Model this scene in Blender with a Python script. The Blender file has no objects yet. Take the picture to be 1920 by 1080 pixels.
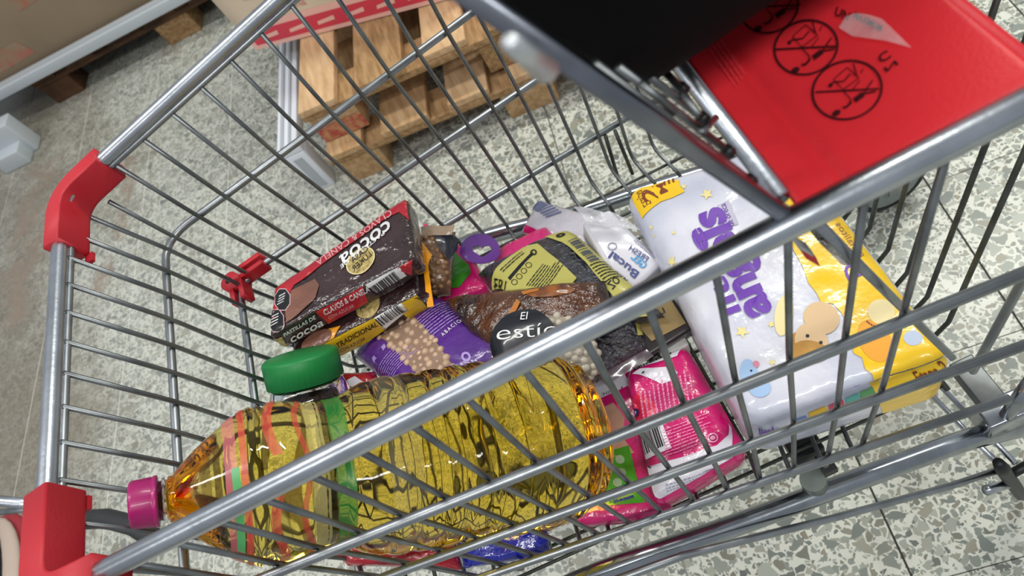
import bpy, bmesh, math, random
from mathutils import Vector, Matrix, noise
from mathutils.geometry import tessellate_polygon
random.seed(7)
C0 = bpy.context.scene.collection
sc = bpy.context.scene
# ---------------------------------------------------------------- camera / measured frame
# cart frame: x = nose -> rear, y = near(-) / far(+), z = up from the rim plane. 1 unit = .8 m
RM = Matrix(((0.8142538783, -0.3096842539, -0.4910053814), (-0.5287646345, -0.744736496, -0.4071553915), (-0.23958001365, 0.5911541376, -0.7701546615)))
FPX = 1448.26
CC = Vector((0.55391988, -0.5795126, 0.42711123))
S = 0.8
TA = math.radians(7.5)
E1 = Vector((math.cos(TA), 0, -math.sin(TA))); EN = Vector((math.sin(TA), 0, math.cos(TA)))
Z0 = 0.8533934
def W(x, y=None, z=None):            # cart frame -> world metres
    X = Vector(x) if y is None else Vector((x, y, z))
    return Vector((S * X.dot(E1), S * X.y, S * X.dot(EN) + Z0))
def ray(px, py):
    return RM.transposed() @ Vector(((px - 960) / FPX, (py - 540) / FPX, 1))
def bot(px, py, dz):                 # point on the plane parallel to the basket floor, dz above it
    d = ray(px, py); n = Vector((.205, 0, 1)); t = (-.495 + dz - n.dot(CC)) / n.dot(d)
    return W(CC + d * t)
def ypl(px, py, y):
    d = ray(px, py); t = (y - CC.y) / d.y
    return W(CC + d * t)
def fl(px, py, z=0.0):               # point at world height z
    d = ray(px, py); t = ((z - Z0) / S - EN.dot(CC)) / EN.dot(d)
    return W(CC + d * t)
CAMW = W(CC)
def wray(px, py):
    return (W(CC + ray(px, py)) - CAMW).normalized()

cam = bpy.data.cameras.new('camera'); cam_o = bpy.data.objects.new('camera', cam); C0.objects.link(cam_o)
TW = Matrix(((E1.x, E1.y, E1.z), (0, 1, 0), (EN.x, EN.y, EN.z)))   # cart -> world rotation
RW = RM @ TW.transposed()
right, down, fwd = RW[0], RW[1], RW[2]
M = Matrix((right, -down, -fwd)).transposed().to_4x4(); M.translation = CAMW
cam_o.matrix_world = M
cam.sensor_width = 36; cam.lens = FPX * 36 / 1920; cam.clip_start = .01
cam.dof.use_dof = True; cam.dof.focus_distance = .74; cam.dof.aperture_fstop = 9.0
sc.camera = cam_o

# ---------------------------------------------------------------- world, lamps, exposure
w = bpy.data.worlds.new('world'); sc.world = w; w.use_nodes = True
bg = w.node_tree.nodes['Background']; bg.inputs[0].default_value = (.80, .86, .92, 1); bg.inputs[1].default_value = .40
def area(name, loc, rot, sx, sy, e, col=(1, .98, .94)):
    l = bpy.data.lights.new(name, 'AREA'); l.shape = 'RECTANGLE'; l.size = sx; l.size_y = sy; l.energy = e; l.color = col
    o = bpy.data.objects.new(name, l); C0.objects.link(o); o.location = loc; o.rotation_euler = rot
    return o
area('ceiling_tube_light', (-.9, .6, 3.1), (0, 0, math.radians(-8)), 2.4, .16, 32)
area('ceiling_tube_light', (.9, -1.5, 3.1), (0, 0, math.radians(-8)), 2.4, .16, 40, (1, 1, .95))
area('ceiling_tube_light', (2.5, 1.2, 3.0), (0, 0, math.radians(-8)), 2.4, .16, 72, (1, 1, .90))
area('ceiling_tube_light', (-2.2, -1.4, 3.1), (0, 0, math.radians(-8)), 2.4, .16, 18)
sc.view_settings.view_transform = 'Standard'; sc.view_settings.look = 'None'
sc.view_settings.exposure = .26; sc.view_settings.gamma = 1; sc.view_settings.use_curve_mapping = False
sc.cycles.max_bounces = 12; sc.cycles.transmission_bounces = 10; sc.cycles.transparent_max_bounces = 12
sc.cycles.caustics_refractive = False; sc.cycles.caustics_reflective = False

# ---------------------------------------------------------------- materials
def srgb(c):
    if isinstance(c, str):
        c = [int(c[i:i + 2], 16) / 255 for i in (0, 2, 4)]
    return tuple((x / 12.92 if x <= .04045 else ((x + .055) / 1.055) ** 2.4) for x in c) + (1,)
MC = {}
def mat(name, col, rough=.5, metal=0, coat=0, bump=0, bscale=60, var=0, vscale=20, trans=0, ior=1.45, col2=None, stretch=None, spec=None, alpha=1):
    if name in MC: return MC[name]
    m = bpy.data.materials.new(name); m.use_nodes = True; nt = m.node_tree; b = nt.nodes['Principled BSDF']
    b.inputs['Base Color'].default_value = srgb(col); b.inputs['Roughness'].default_value = rough
    b.inputs['Metallic'].default_value = metal; b.inputs['Coat Weight'].default_value = coat
    b.inputs['Coat Roughness'].default_value = .08
    b.inputs['Transmission Weight'].default_value = trans; b.inputs['IOR'].default_value = ior
    b.inputs['Alpha'].default_value = alpha
    if spec is not None: b.inputs['Specular IOR Level'].default_value = spec
    if bump or var or col2:
        tc = nt.nodes.new('ShaderNodeTexCoord'); mp = nt.nodes.new('ShaderNodeMapping')
        nt.links.new(tc.outputs['Object'], mp.inputs['Vector'])
        if stretch: mp.inputs['Scale'].default_value = stretch
    if bump:
        n = nt.nodes.new('ShaderNodeTexNoise'); n.inputs['Scale'].default_value = bscale; n.inputs['Detail'].default_value = 4
        nt.links.new(mp.outputs['Vector'], n.inputs['Vector'])
        bp = nt.nodes.new('ShaderNodeBump'); bp.inputs['Strength'].default_value = bump; bp.inputs['Distance'].default_value = .01
        nt.links.new(n.outputs['Fac'], bp.inputs['Height']); nt.links.new(bp.outputs['Normal'], b.inputs['Normal'])
        if coat: nt.links.new(bp.outputs['Normal'], b.inputs['Coat Normal'])
    if var or col2:
        n2 = nt.nodes.new('ShaderNodeTexNoise'); n2.inputs['Scale'].default_value = vscale; n2.inputs['Detail'].default_value = 5
        nt.links.new(mp.outputs['Vector'], n2.inputs['Vector'])
        cr = nt.nodes.new('ShaderNodeValToRGB'); a = srgb(col)
        z = srgb(col2) if col2 else tuple(x * (1 - var) for x in a[:3]) + (1,)
        cr.color_ramp.elements[0].position = .35; cr.color_ramp.elements[1].position = .65
        cr.color_ramp.elements[0].color = z; cr.color_ramp.elements[1].color = a
        nt.links.new(n2.outputs['Fac'], cr.inputs['Fac']); nt.links.new(cr.outputs['Color'], b.inputs['Base Color'])
    MC[name] = m
    return m
chrome = mat('rail_steel', 'bcc1c9', .30, 1, var=.22, vscale=30, bump=.025, bscale=220)
wirem = mat('wire_steel', '8a8e90', .42, 1, var=.4, vscale=30)
rodm = mat('rod_steel', 'a0a4a8', .38, 1, var=.25, vscale=40)
darkwire = mat('bottom_wire_steel', '62655f', .45, .9, var=.4, vscale=40)
tubem = mat('chassis_steel', 'a9aeb4', .2, 1, var=.3, vscale=25)
redp = mat('red_plastic', 'b3202c', .5, bump=.05, bscale=300)
redpanel = mat('seat_red_plastic', 'dc2a33', .45, bump=.06, bscale=420, var=.07, vscale=9)
black = mat('black_fabric', '050507', .85, spec=.15, bump=.1, bscale=500)
rubber = mat('black_rubber', '17181a', .45)
ink = mat('black_ink', '3a0a10', .5)

# ---------------------------------------------------------------- mesh helpers
def link(name, me, m=None, parent=None, smooth=False):
    o = bpy.data.objects.new(name, me); C0.objects.link(o)
    if m is not None: me.materials.append(m)
    if parent is not None: o.parent = parent; o.matrix_parent_inverse = parent.matrix_world.inverted()
    if smooth:
        for p in me.polygons: p.use_smooth = True
    return o
def mesh(name, vs, fs, m=None, parent=None, smooth=False):
    me = bpy.data.meshes.new(name); me.from_pydata([tuple(v) for v in vs], [], fs); me.update()
    return link(name, me, m, parent, smooth)
def thing(name, label, cat, loc, group=None):
    o = bpy.data.objects.new(name, None); C0.objects.link(o); o.empty_display_size = .05; o.location = loc
    o['label'] = label; o['category'] = cat
    if group: o['group'] = group
    bpy.context.view_layer.update()
    return o
def tag(o, label, cat, group=None):
    o['label'] = label; o['category'] = cat
    if group: o['group'] = group
    return o
def tube_geo(pts, r, n=10, closed=False, rr=None):
    pts = [Vector(p) for p in pts]; N = len(pts); vs = []; fs = []
    t0 = (pts[1] - pts[0]).normalized(); up = Vector((0, 0, 1)) if abs(t0.z) < .9 else Vector((1, 0, 0))
    a = t0.cross(up).normalized()
    for i, p in enumerate(pts):
        if closed: t = (pts[(i + 1) % N] - pts[i - 1]).normalized()
        else: t = (pts[min(i + 1, N - 1)] - pts[max(i - 1, 0)]).normalized()
        a = (a - t * a.dot(t)).normalized(); b = t.cross(a); R = rr[i] if rr else r
        for k in range(n):
            th = 2 * math.pi * k / n; vs.append(p + a * (R * math.cos(th)) + b * (R * math.sin(th)))
    for i in range(N if closed else N - 1):
        j = (i + 1) % N
        for k in range(n):
            l = (k + 1) % n; fs.append((i * n + k, i * n + l, j * n + l, j * n + k))
    if not closed: fs.append(tuple(range(n - 1, -1, -1))); fs.append(tuple((N - 1) * n + k for k in range(n)))
    return vs, fs
def tube(name, pts, r, m, parent=None, n=10, closed=False, rr=None):
    vs, fs = tube_geo(pts, r, n, closed, rr); return mesh(name, vs, fs, m, parent, True)
def fillet(pts, rad, seg=5):
    out = [Vector(pts[0])]
    for i in range(1, len(pts) - 1):
        p = Vector(pts[i]); a = Vector(pts[i - 1]) - p; b = Vector(pts[i + 1]) - p
        r = min(rad, a.length * .45, b.length * .45); a = p + a.normalized() * r; b = p + b.normalized() * r
        for s in range(seg + 1):
            t = s / seg; out.append(a * (1 - t) ** 2 + p * 2 * t * (1 - t) + b * t * t)
    out.append(Vector(pts[-1])); return out
def box_geo(o, ax, ay, az):
    o, ax, ay, az = map(Vector, (o, ax, ay, az))
    vs = [o, o + ax, o + ax + ay, o + ay]; vs += [v + az for v in vs]
    fs = [(0, 3, 2, 1), (4, 5, 6, 7), (0, 1, 5, 4), (1, 2, 6, 5), (2, 3, 7, 6), (3, 0, 4, 7)]
    if ax.cross(ay).dot(az) < 0: fs = [tuple(reversed(f)) for f in fs]
    return vs, fs
def box(name, o, ax, ay, az, m, parent=None, bev=0):
    vs, fs = box_geo(o, ax, ay, az); ob = mesh(name, vs, fs, m, parent)
    if bev:
        bm = bmesh.new(); bm.from_mesh(ob.data); bmesh.ops.bevel(bm, geom=bm.edges[:], offset=bev, segments=2, affect='EDGES', profile=.6)
        bm.to_mesh(ob.data); bm.free()
        for p in ob.data.polygons: p.use_smooth = True
        mod = None
    return ob
def lathe_geo(prof, org, axis, n=32, square=0, phase=0):
    # prof: list of (distance along axis, radius); square >0 gives a rounded-square section
    axis = Vector(axis).normalized(); org = Vector(org)
    up = Vector((0, 0, 1)); a = (up - axis * up.dot(axis)).normalized(); b = axis.cross(a); vs = []; fs = []
    for (h, r) in prof:
        for k in range(n):
            th = 2 * math.pi * k / n + phase; c, s = math.cos(th), math.sin(th)
            q = 1
            if square: e = 2 + square; q = 1 / (abs(c) ** e + abs(s) ** e) ** (1 / e)
            vs.append(org + axis * h + (a * c + b * s) * r * q)
    m_ = len(prof)
    for i in range(m_ - 1):
        for k in range(n):
            l = (k + 1) % n; fs.append((i * n + k, (i + 1) * n + k, (i + 1) * n + l, i * n + l))
    fs.append(tuple(range(n))); fs.append(tuple((m_ - 1) * n + k for k in range(n - 1, -1, -1)))
    return vs, fs
def join_geo(lst):
    V = []; F = []
    for vs, fs in lst:
        k = len(V); V += list(vs); F += [tuple(i + k for i in f) for f in fs]
    return V, F

# ---------------------------------------------------------------- packs with printed faces
class Pack:
    """Body whose upper face is the quad A B C D (A left-far, B right-far, C right-near, D left-near), thick downwards."""
    def __init__(s, quad, thick, kind='box', rnd=.06, bulge=0, wr=.001, wscale=18, seed=0, fin=.08, pu=4, pv=4, wr2=0):
        s.q = [Vector(p) for p in quad]; A, B, C, D = s.q
        s.N = ((B - A) + (C - D)).cross((D - A) + (C - B)).normalized()
        if s.N.z < 0: s.N = -s.N
        s.th = thick; s.kind = kind; s.rnd = rnd; s.bulge = bulge; s.wr = wr; s.ws = wscale; s.seed = seed; s.fin = fin; s.pu = pu; s.pv = pv; s.wr2 = 0
        s.L = ((B - A).length + (C - D).length) / 2; s.H = ((D - A).length + (C - B).length) / 2
    def base(s, u, v, w_):
        A, B, C, D = s.q
        return A * ((1 - u) * (1 - v)) + B * (u * (1 - v)) + C * (u * v) + D * ((1 - u) * v) - s.N * (s.th * w_)
    def at(s, u, v, w_, off=0):
        x, y, z = 2 * u - 1, 2 * v - 1, 1 - 2 * w_
        if s.kind == 'box':
            hx, hy, hz = s.L / 2, s.H / 2, s.th / 2; r = s.rnd * min(1, 1)
            r = min(r, hx * .9, hy * .9, hz * .95)
            p = Vector((x * hx, y * hy, z * hz))
            i = Vector((max(-hx + r, min(hx - r, p.x)), max(-hy + r, min(hy - r, p.y)), max(-hz + r, min(hz - r, p.z))))
            d = p - i; l = d.length
            if l > 1e-9: p = i + d * ((r + off) / l)
            b = s.bulge * (1 - x * x) * (1 - y * y)
            p.z += b * z
            U, V, Wz = (p.x / hx + 1) / 2, (p.y / hy + 1) / 2, (1 - p.z / hz) / 2
        else:
            k = max(s.fin, (max(0, 1 - abs(x) ** s.pu)) ** .5 * (max(0, 1 - abs(y) ** s.pv)) ** .5)
            U, V = u, v
            V = .5 + (v - .5) * (1 - .04 * math.sin(math.pi * u)); 
            Wz = (1 - z * k) / 2
            Wz -= off / s.th * (1 if z > 0 else -1)
        P = s.base(U, V, Wz)
        if s.wr or s.wr2:
            q = P * s.ws + Vector((s.seed * 3.1, s.seed, 0))
            n = noise.noise(q) + .5 * noise.noise(q * 2.3)
            P = P + s.N * (n * s.wr)
            if s.wr2:
                r_ = abs(noise.noise(P * s.ws * 2.2 + Vector((s.seed, 7, 3))))
                P = P + s.N * (s.wr2 * (1 - min(1, r_ * 5)))
        return P
    def build(s, name, m, parent=None, n=24):
        bm = bmesh.new(); seen = {}
        def vert(u, v, w_):
            k = (round(u, 4), round(v, 4), round(w_, 4))
            if k not in seen: seen[k] = bm.verts.new(s.at(u, v, w_))
            return seen[k]
        nw = 8; g = [i / n for i in range(n + 1)]; gw = [i / nw for i in range(nw + 1)]
        def face(f, a, b):
            for i in range(len(a) - 1):
                for j in range(len(b) - 1):
                    try: bm.faces.new([f(a[i], b[j]), f(a[i + 1], b[j]), f(a[i + 1], b[j + 1]), f(a[i], b[j + 1])])
                    except ValueError: pass
        face(lambda a, b: vert(a, b, 0), g, g); face(lambda a, b: vert(a, b, 1), g, g)
        face(lambda a, b: vert(a, 0, b), g, gw); face(lambda a, b: vert(a, 1, b), g, gw)
        face(lambda a, b: vert(0, a, b), g, gw); face(lambda a, b: vert(1, a, b), g, gw)
        bmesh.ops.recalc_face_normals(bm, faces=bm.faces)
        me = bpy.data.meshes.new(name); bm.to_mesh(me); bm.free()
        return link(name, me, m, parent, True)
    # --- pixel -> face parameters
    def inv(s, px, py, face='top'):
        d = wray(px, py)
        f = {'top': lambda a, b: s.base(a, b, 0), 'near': lambda a, b: s.base(a, 1, b), 'left': lambda a, b: s.base(0, a, b), 'right': lambda a, b: s.base(1, a, b)}[face]
        p0 = f(0, 0); n = (f(1, 0) - p0).cross(f(0, 1) - p0)
        t = (p0 - CAMW).dot(n) / d.dot(n); P = CAMW + d * t
        a = b = .5
        for _ in range(12):
            F = f(a, b) - P; e = 1e-3; Ja = (f(a + e, b) - f(a, b)) / e; Jb = (f(a, b + e) - f(a, b)) / e
            g11, g12, g22 = Ja.dot(Ja), Ja.dot(Jb), Jb.dot(Jb); r1, r2 = Ja.dot(F), Jb.dot(F); D = g11 * g22 - g12 * g12
            a -= (g22 * r1 - g12 * r2) / D; b -= (g11 * r2 - g12 * r1) / D
        return a, b
    def surf(s, face, a, b, off):
        a = min(.995, max(.005, a)); b = min(.995, max(.005, b))
        F = {'top': lambda a, b: s.at(a, b, 0), 'near': lambda a, b: s.at(a, 1, b), 'left': lambda a, b: s.at(0, a, b), 'right': lambda a, b: s.at(1, a, b)}[face]
        e = .004; P = F(a, b); n = (F(min(1, a + e), b) - F(a - e, b)).cross(F(a, min(1, b + e)) - F(a, b - e))
        out = {'top': s.N, 'near': (s.base(.5, 1, .5) - s.base(.5, 0, .5)), 'left': s.base(0, .5, .5) - s.base(1, .5, .5), 'right': s.base(1, .5, .5) - s.base(0, .5, .5)}[face]
        if n.length < 1e-12: n = out
        n.normalize()
        if n.dot(out) < 0: n = -n
        return P + n * off
    def decal(s, name, tris, m, face='top', off=.0005, parent=None, px=True, sub=2):
        off = off + .0005
        """tris: list of 2-D point triples/polys in photograph pixels (or face params)"""
        V = []; F = []; key = {}
        def vid(p):
            k = (round(p[0], 3), round(p[1], 3)) if px else (round(p[0], 5), round(p[1], 5))
            if k not in key:
                a, b = s.inv(p[0], p[1], face) if px else p
                V.append(s.surf(face, a, b, off)); key[k] = len(V) - 1
            return key[k]
        def emit(t, lv):
            if lv <= 0: F.append(tuple(vid(p) for p in t)); return
            a, b, c = t; ab = ((a[0] + b[0]) / 2, (a[1] + b[1]) / 2); bc = ((c[0] + b[0]) / 2, (c[1] + b[1]) / 2); ca = ((a[0] + c[0]) / 2, (a[1] + c[1]) / 2)
            for q in ((a, ab, ca), (ab, b, bc), (ca, bc, c), (ab, bc, ca)): emit(q, lv - 1)
        for t in tris: emit(t, sub)
        F = [f for f in F if len(set(f)) == 3]
        return mesh(name, V, F, m, parent, True)
    def poly(s, name, pts, m, face='top', off=.0005, parent=None, sub=3, px=True):
        t = tessellate_polygon([[Vector((p[0], p[1], 0)) for p in pts]])
        return s.decal(name, [[pts[i] for i in q] for q in t], m, face, off, parent, px, sub)
    def text(s, name, string, o, ex, ey, m, face='top', off=.0008, parent=None, bold=.0, sub=0):
        """o = left end of the base line, ex = vector along the words to the right end, ey = vector up to capital height, in photograph pixels"""
        T, wd = text_tris(string, bold)
        tr = [[(o[0] + ex[0] * x / wd + ey[0] * y, o[1] + ex[1] * x / wd + ey[1] * y) for x, y in t] for t in T]
        return s.decal(name, tr, m, face, off, parent, True, sub)
    def bars(s, name, o, ex, ey, m, n=22, seed=1, face='top', off=.0008, parent=None):
        rnd = random.Random(seed); ws = [rnd.choice((1, 1, 2, 3)) for _ in range(2 * n)]; T = sum(ws); x = 0; tr = []
        for i, q in enumerate(ws):
            if i % 2 == 0:
                a, b = x / T, (x + q) / T
                P = [(o[0] + ex[0] * k + ey[0] * h, o[1] + ex[1] * k + ey[1] * h) for k, h in ((a, 0), (b, 0), (b, 1), (a, 1))]
                P2 = [((P[0][0] + P[3][0]) / 2, (P[0][1] + P[3][1]) / 2), ((P[1][0] + P[2][0]) / 2, (P[1][1] + P[2][1]) / 2)]
                tr += [[P[0], P[1], P2[1]], [P[0], P2[1], P2[0]], [P2[0], P2[1], P[2]], [P2[0], P[2], P[3]]]
            x += q
        return s.decal(name, tr, m, face, off, parent, True, 1)
    def lines(s, name, o, ex, ey, rows, m, fill=.45, seed=3, face='top', off=.0007, parent=None, brk=3):
        """illegible small print: rows of short strokes"""
        rnd = random.Random(seed); tr = []
        for r in range(rows):
            y0 = (r + .2) / rows; y1 = y0 + fill / rows; x = 0; end = rnd.uniform(.75, 1)
            while x < end:
                l = rnd.uniform(.08, .3) / brk * 2; x1 = min(end, x + l)
                P = [(o[0] + ex[0] * k + ey[0] * h, o[1] + ex[1] * k + ey[1] * h) for k, h in ((x, y0), (x1, y0), (x1, y1), (x, y1))]
                tr += [[P[0], P[1], P[2]], [P[0], P[2], P[3]]]; x = x1 + .02
        return s.decal(name, tr, m, face, off, parent, True, 1)
    def disc(s, name, c, rx, ry, m, ang=0, face='top', off=.0006, parent=None, ring=0, n=28, sub=1, a0=0, a1=6.28319):
        tr = []; ca, sa = math.cos(ang), math.sin(ang)
        def pt(t, k): x, y = rx * k * math.cos(t), ry * k * math.sin(t); return (c[0] + x * ca - y * sa, c[1] + x * sa + y * ca)
        for i in range(n):
            a, b = a0 + (a1 - a0) * i / n, a0 + (a1 - a0) * (i + 1) / n
            if ring: tr += [[pt(a, 1), pt(b, 1), pt(b, ring)], [pt(a, 1), pt(b, ring), pt(a, ring)]]
            else: tr.append([c, pt(a, 1), pt(b, 1)])
        return s.decal(name, tr, m, face, off, parent, True, sub if not ring else 0)
    def stroke(s, name, pts, wd, m, face='top', off=.0007, parent=None):
        tr = []
        for a, b in zip(pts, pts[1:]):
            dx, dy = b[0] - a[0], b[1] - a[1]; l = math.hypot(dx, dy) or 1; nx, ny = -dy / l * wd / 2, dx / l * wd / 2
            tr += [[(a[0] + nx, a[1] + ny), (b[0] + nx, b[1] + ny), (b[0] - nx, b[1] - ny)], [(a[0] + nx, a[1] + ny), (b[0] - nx, b[1] - ny), (a[0] - nx, a[1] - ny)]]
        return s.decal(name, tr, m, face, off, parent, True, 1)
TT = {}
def text_tris(string, bold):
    k = (string, bold)
    if k in TT: return TT[k]
    cu = bpy.data.curves.new('t', 'FONT'); cu.body = string; cu.size = 1 / .73; cu.offset = bold; cu.resolution_u = 3; cu.fill_mode = 'BOTH'
    ob = bpy.data.objects.new('t', cu); C0.objects.link(ob); dg = bpy.context.evaluated_depsgraph_get(); dg.update()
    ev = ob.evaluated_get(dg); me = ev.to_mesh(); me.calc_loop_triangles()
    vs = [v.co.copy() for v in me.vertices]; tr = [[(vs[i].x, vs[i].y) for i in t.vertices] for t in me.loop_triangles]
    ev.to_mesh_clear(); bpy.data.objects.remove(ob); bpy.data.curves.remove(cu)
    wd = max([p[0] for t in tr for p in t] + [.01])
    TT[k] = (tr, wd); return TT[k]
def quad(pts, dz):
    if not isinstance(dz, (list, tuple)): dz = [dz] * 4
    return [bot(p[0], p[1], z) for p, z in zip(pts, dz)]

exec_order = 0
# ================================================================= FLOOR
def terrazzo():
    m = bpy.data.materials.new('terrazzo'); m.use_nodes = True; nt = m.node_tree; N = nt.nodes; L = nt.links; b = N['Principled BSDF']
    geo = N.new('ShaderNodeNewGeometry'); mp = N.new('ShaderNodeMapping'); L.new(geo.outputs['Position'], mp.inputs['Vector'])
    wn = N.new('ShaderNodeTexNoise'); wn.inputs['Scale'].default_value = 55; wn.inputs['Detail'].default_value = 2
    L.new(mp.outputs['Vector'], wn.inputs['Vector'])
    mx = N.new('ShaderNodeVectorMath'); mx.operation = 'MULTIPLY_ADD'; mx.inputs[1].default_value = (.012, .012, .012)
    L.new(wn.outputs['Color'], mx.inputs[0]); L.new(mp.outputs['Vector'], mx.inputs[2])
    prev = None
    base = N.new('ShaderNodeTexNoise'); base.inputs['Scale'].default_value = 9; base.inputs['Detail'].default_value = 6
    L.new(mp.outputs['Vector'], base.inputs['Vector'])
    cr0 = N.new('ShaderNodeValToRGB'); cr0.color_ramp.elements[0].color = srgb('c2c2b8'); cr0.color_ramp.elements[1].color = srgb('d2d3c7')
    L.new(base.outputs['Fac'], cr0.inputs['Fac']); prev = cr0.outputs['Color']
    for sc_, keep, edge, dk in ((170, .55, .07, 0), (88, .38, .08, 1), (50, .66, .06, 2)):
        v = N.new('ShaderNodeTexVoronoi'); v.inputs['Scale'].default_value = sc_; v.voronoi_dimensions = '2D'
        e = N.new('ShaderNodeTexVoronoi'); e.feature = 'DISTANCE_TO_EDGE'; e.inputs['Scale'].default_value = sc_; e.voronoi_dimensions = '2D'
        for q in (v, e): L.new(mx.outputs[0], q.inputs['Vector'])
        sp = N.new('ShaderNodeSeparateColor'); L.new(v.outputs['Color'], sp.inputs[0])
        k = N.new('ShaderNodeMath'); k.operation = 'GREATER_THAN'; k.inputs[1].default_value = keep; L.new(sp.outputs[0], k.inputs[0])
        g = N.new('ShaderNodeMath'); g.operation = 'GREATER_THAN'; L.new(e.outputs['Distance'], g.inputs[0])
        th = N.new('ShaderNodeMath'); th.operation = 'MULTIPLY_ADD'; th.inputs[1].default_value = .16; th.inputs[2].default_value = edge
        L.new(sp.outputs[1], th.inputs[0]); L.new(th.outputs[0], g.inputs[1])
        mk = N.new('ShaderNodeMath'); mk.operation = 'MULTIPLY'; L.new(k.outputs[0], mk.inputs[0]); L.new(g.outputs[0], mk.inputs[1])
        cr = N.new('ShaderNodeValToRGB'); cr.color_ramp.interpolation = 'LINEAR'
        cols = [('636a66', 0), ('82887f', .3), ('a0a398', .6), ('7f7968', .85), ('565e5b', 1)]
        el = cr.color_ramp.elements; el[0].color = srgb(cols[0][0]); el[1].color = srgb(cols[-1][0])
        for c, p in cols[1:-1]: x = el.new(p); x.color = srgb(c)
        L.new(sp.outputs[2], cr.inputs['Fac'])
        mixn = N.new('ShaderNodeMix'); mixn.data_type = 'RGBA'; L.new(mk.outputs[0], mixn.inputs['Factor']); L.new(prev, mixn.inputs[6]); L.new(cr.outputs['Color'], mixn.inputs[7])
        prev = mixn.outputs[2]
    # dust film, heavier towards the aisle on the left
    du = N.new('ShaderNodeTexNoise'); du.inputs['Scale'].default_value = 14; du.inputs['Detail'].default_value = 6; L.new(mp.outputs['Vector'], du.inputs['Vector'])
    sx0 = N.new('ShaderNodeSeparateXYZ'); L.new(geo.outputs['Position'], sx0.inputs[0])
    m0 = N.new('ShaderNodeMapRange'); m0.inputs[1].default_value = .35; m0.inputs[2].default_value = -.6; m0.inputs[3].default_value = .12; m0.inputs[4].default_value = .42; L.new(sx0.outputs['X'], m0.inputs[0])
    m1 = N.new('ShaderNodeMath'); m1.operation = 'MULTIPLY'; L.new(m0.outputs[0], m1.inputs[0])
    m2 = N.new('ShaderNodeMapRange'); m2.inputs[1].default_value = .3; m2.inputs[2].default_value = .7; m2.inputs[3].default_value = .55; m2.inputs[4].default_value = 1.1; L.new(du.outputs['Fac'], m2.inputs[0]); L.new(m2.outputs[0], m1.inputs[1])
    mm = N.new('ShaderNodeMix'); mm.data_type = 'RGBA'; L.new(m1.outputs[0], mm.inputs['Factor']); L.new(prev, mm.inputs[6]); mm.inputs[7].default_value = srgb('b4b5ae'); prev = mm.outputs[2]
    # worn brown dirt in noise patches, browner and darker towards the left
    dn = N.new('ShaderNodeTexNoise'); dn.inputs['Scale'].default_value = 2.3; dn.inputs['Detail'].default_value = 8; dn.inputs['Roughness'].default_value = .65
    L.new(mp.outputs['Vector'], dn.inputs['Vector'])
    sx = N.new('ShaderNodeSeparateXYZ'); L.new(geo.outputs['Position'], sx.inputs[0])
    mr = N.new('ShaderNodeMapRange'); mr.inputs[1].default_value = -.62; mr.inputs[2].default_value = -1.15; L.new(sx.outputs['X'], mr.inputs[0])
    ad = N.new('ShaderNodeMath'); ad.operation = 'MULTIPLY_ADD'; ad.inputs[1].default_value = .36; L.new(mr.outputs[0], ad.inputs[0]); L.new(dn.outputs['Fac'], ad.inputs[2])
    dr = N.new('ShaderNodeMapRange'); dr.inputs[1].default_value = .58; dr.inputs[2].default_value = .86; dr.inputs[4].default_value = .75; L.new(ad.outputs[0], dr.inputs[0])
    md = N.new('ShaderNodeMix'); md.data_type = 'RGBA'; L.new(dr.outputs[0], md.inputs['Factor']); L.new(prev, md.inputs[6]); md.inputs[7].default_value = srgb('6f6455')
    # brown scuff strips beside the joint on the left
    prev = md.outputs[2]
    for (c0, hw, a0, a1, k) in STAINS:
        dv = N.new('ShaderNodeVectorMath'); dv.operation = 'DOT_PRODUCT'; L.new(mp.outputs['Vector'], dv.inputs[0]); dv.inputs[1].default_value = tuple(Vv)
        du_ = N.new('ShaderNodeVectorMath'); du_.operation = 'DOT_PRODUCT'; L.new(mp.outputs['Vector'], du_.inputs[0]); du_.inputs[1].default_value = tuple(U)
        a_ = N.new('ShaderNodeMath'); a_.operation = 'SUBTRACT'; L.new(dv.outputs['Value'], a_.inputs[0]); a_.inputs[1].default_value = c0
        b_ = N.new('ShaderNodeMath'); b_.operation = 'ABSOLUTE'; L.new(a_.outputs[0], b_.inputs[0])
        r1 = N.new('ShaderNodeMapRange'); r1.inputs[1].default_value = hw; r1.inputs[2].default_value = hw * .5; L.new(b_.outputs[0], r1.inputs[0])
        r2 = N.new('ShaderNodeMapRange'); r2.inputs[1].default_value = a0; r2.inputs[2].default_value = a0 + .03; L.new(du_.outputs['Value'], r2.inputs[0])
        r3 = N.new('ShaderNodeMapRange'); r3.inputs[1].default_value = a1; r3.inputs[2].default_value = a1 - .03; L.new(du_.outputs['Value'], r3.inputs[0])
        nn = N.new('ShaderNodeMapRange'); nn.inputs[1].default_value = .4; nn.inputs[2].default_value = .62; nn.inputs[4].default_value = k; L.new(du.outputs['Fac'], nn.inputs[0])
        q = r1.outputs[0]
        for o_ in (r2.outputs[0], r3.outputs[0], nn.outputs[0]):
            mm_ = N.new('ShaderNodeMath'); mm_.operation = 'MULTIPLY'; L.new(q, mm_.inputs[0]); L.new(o_, mm_.inputs[1]); q = mm_.outputs[0]
        mc = N.new('ShaderNodeMix'); mc.data_type = 'RGBA'; L.new(q, mc.inputs['Factor']); L.new(prev, mc.inputs[6]); mc.inputs[7].default_value = srgb('8d7a6b'); prev = mc.outputs[2]
    L.new(prev, b.inputs['Base Color']); b.inputs['Roughness'].default_value = .3; b.inputs['Specular IOR Level'].default_value = .35
    return m
th = math.radians(81.7); U = Vector((math.cos(th), math.sin(th), 0)); Vv = Vector((-math.sin(th), math.cos(th), 0))
TS = .2985
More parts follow.
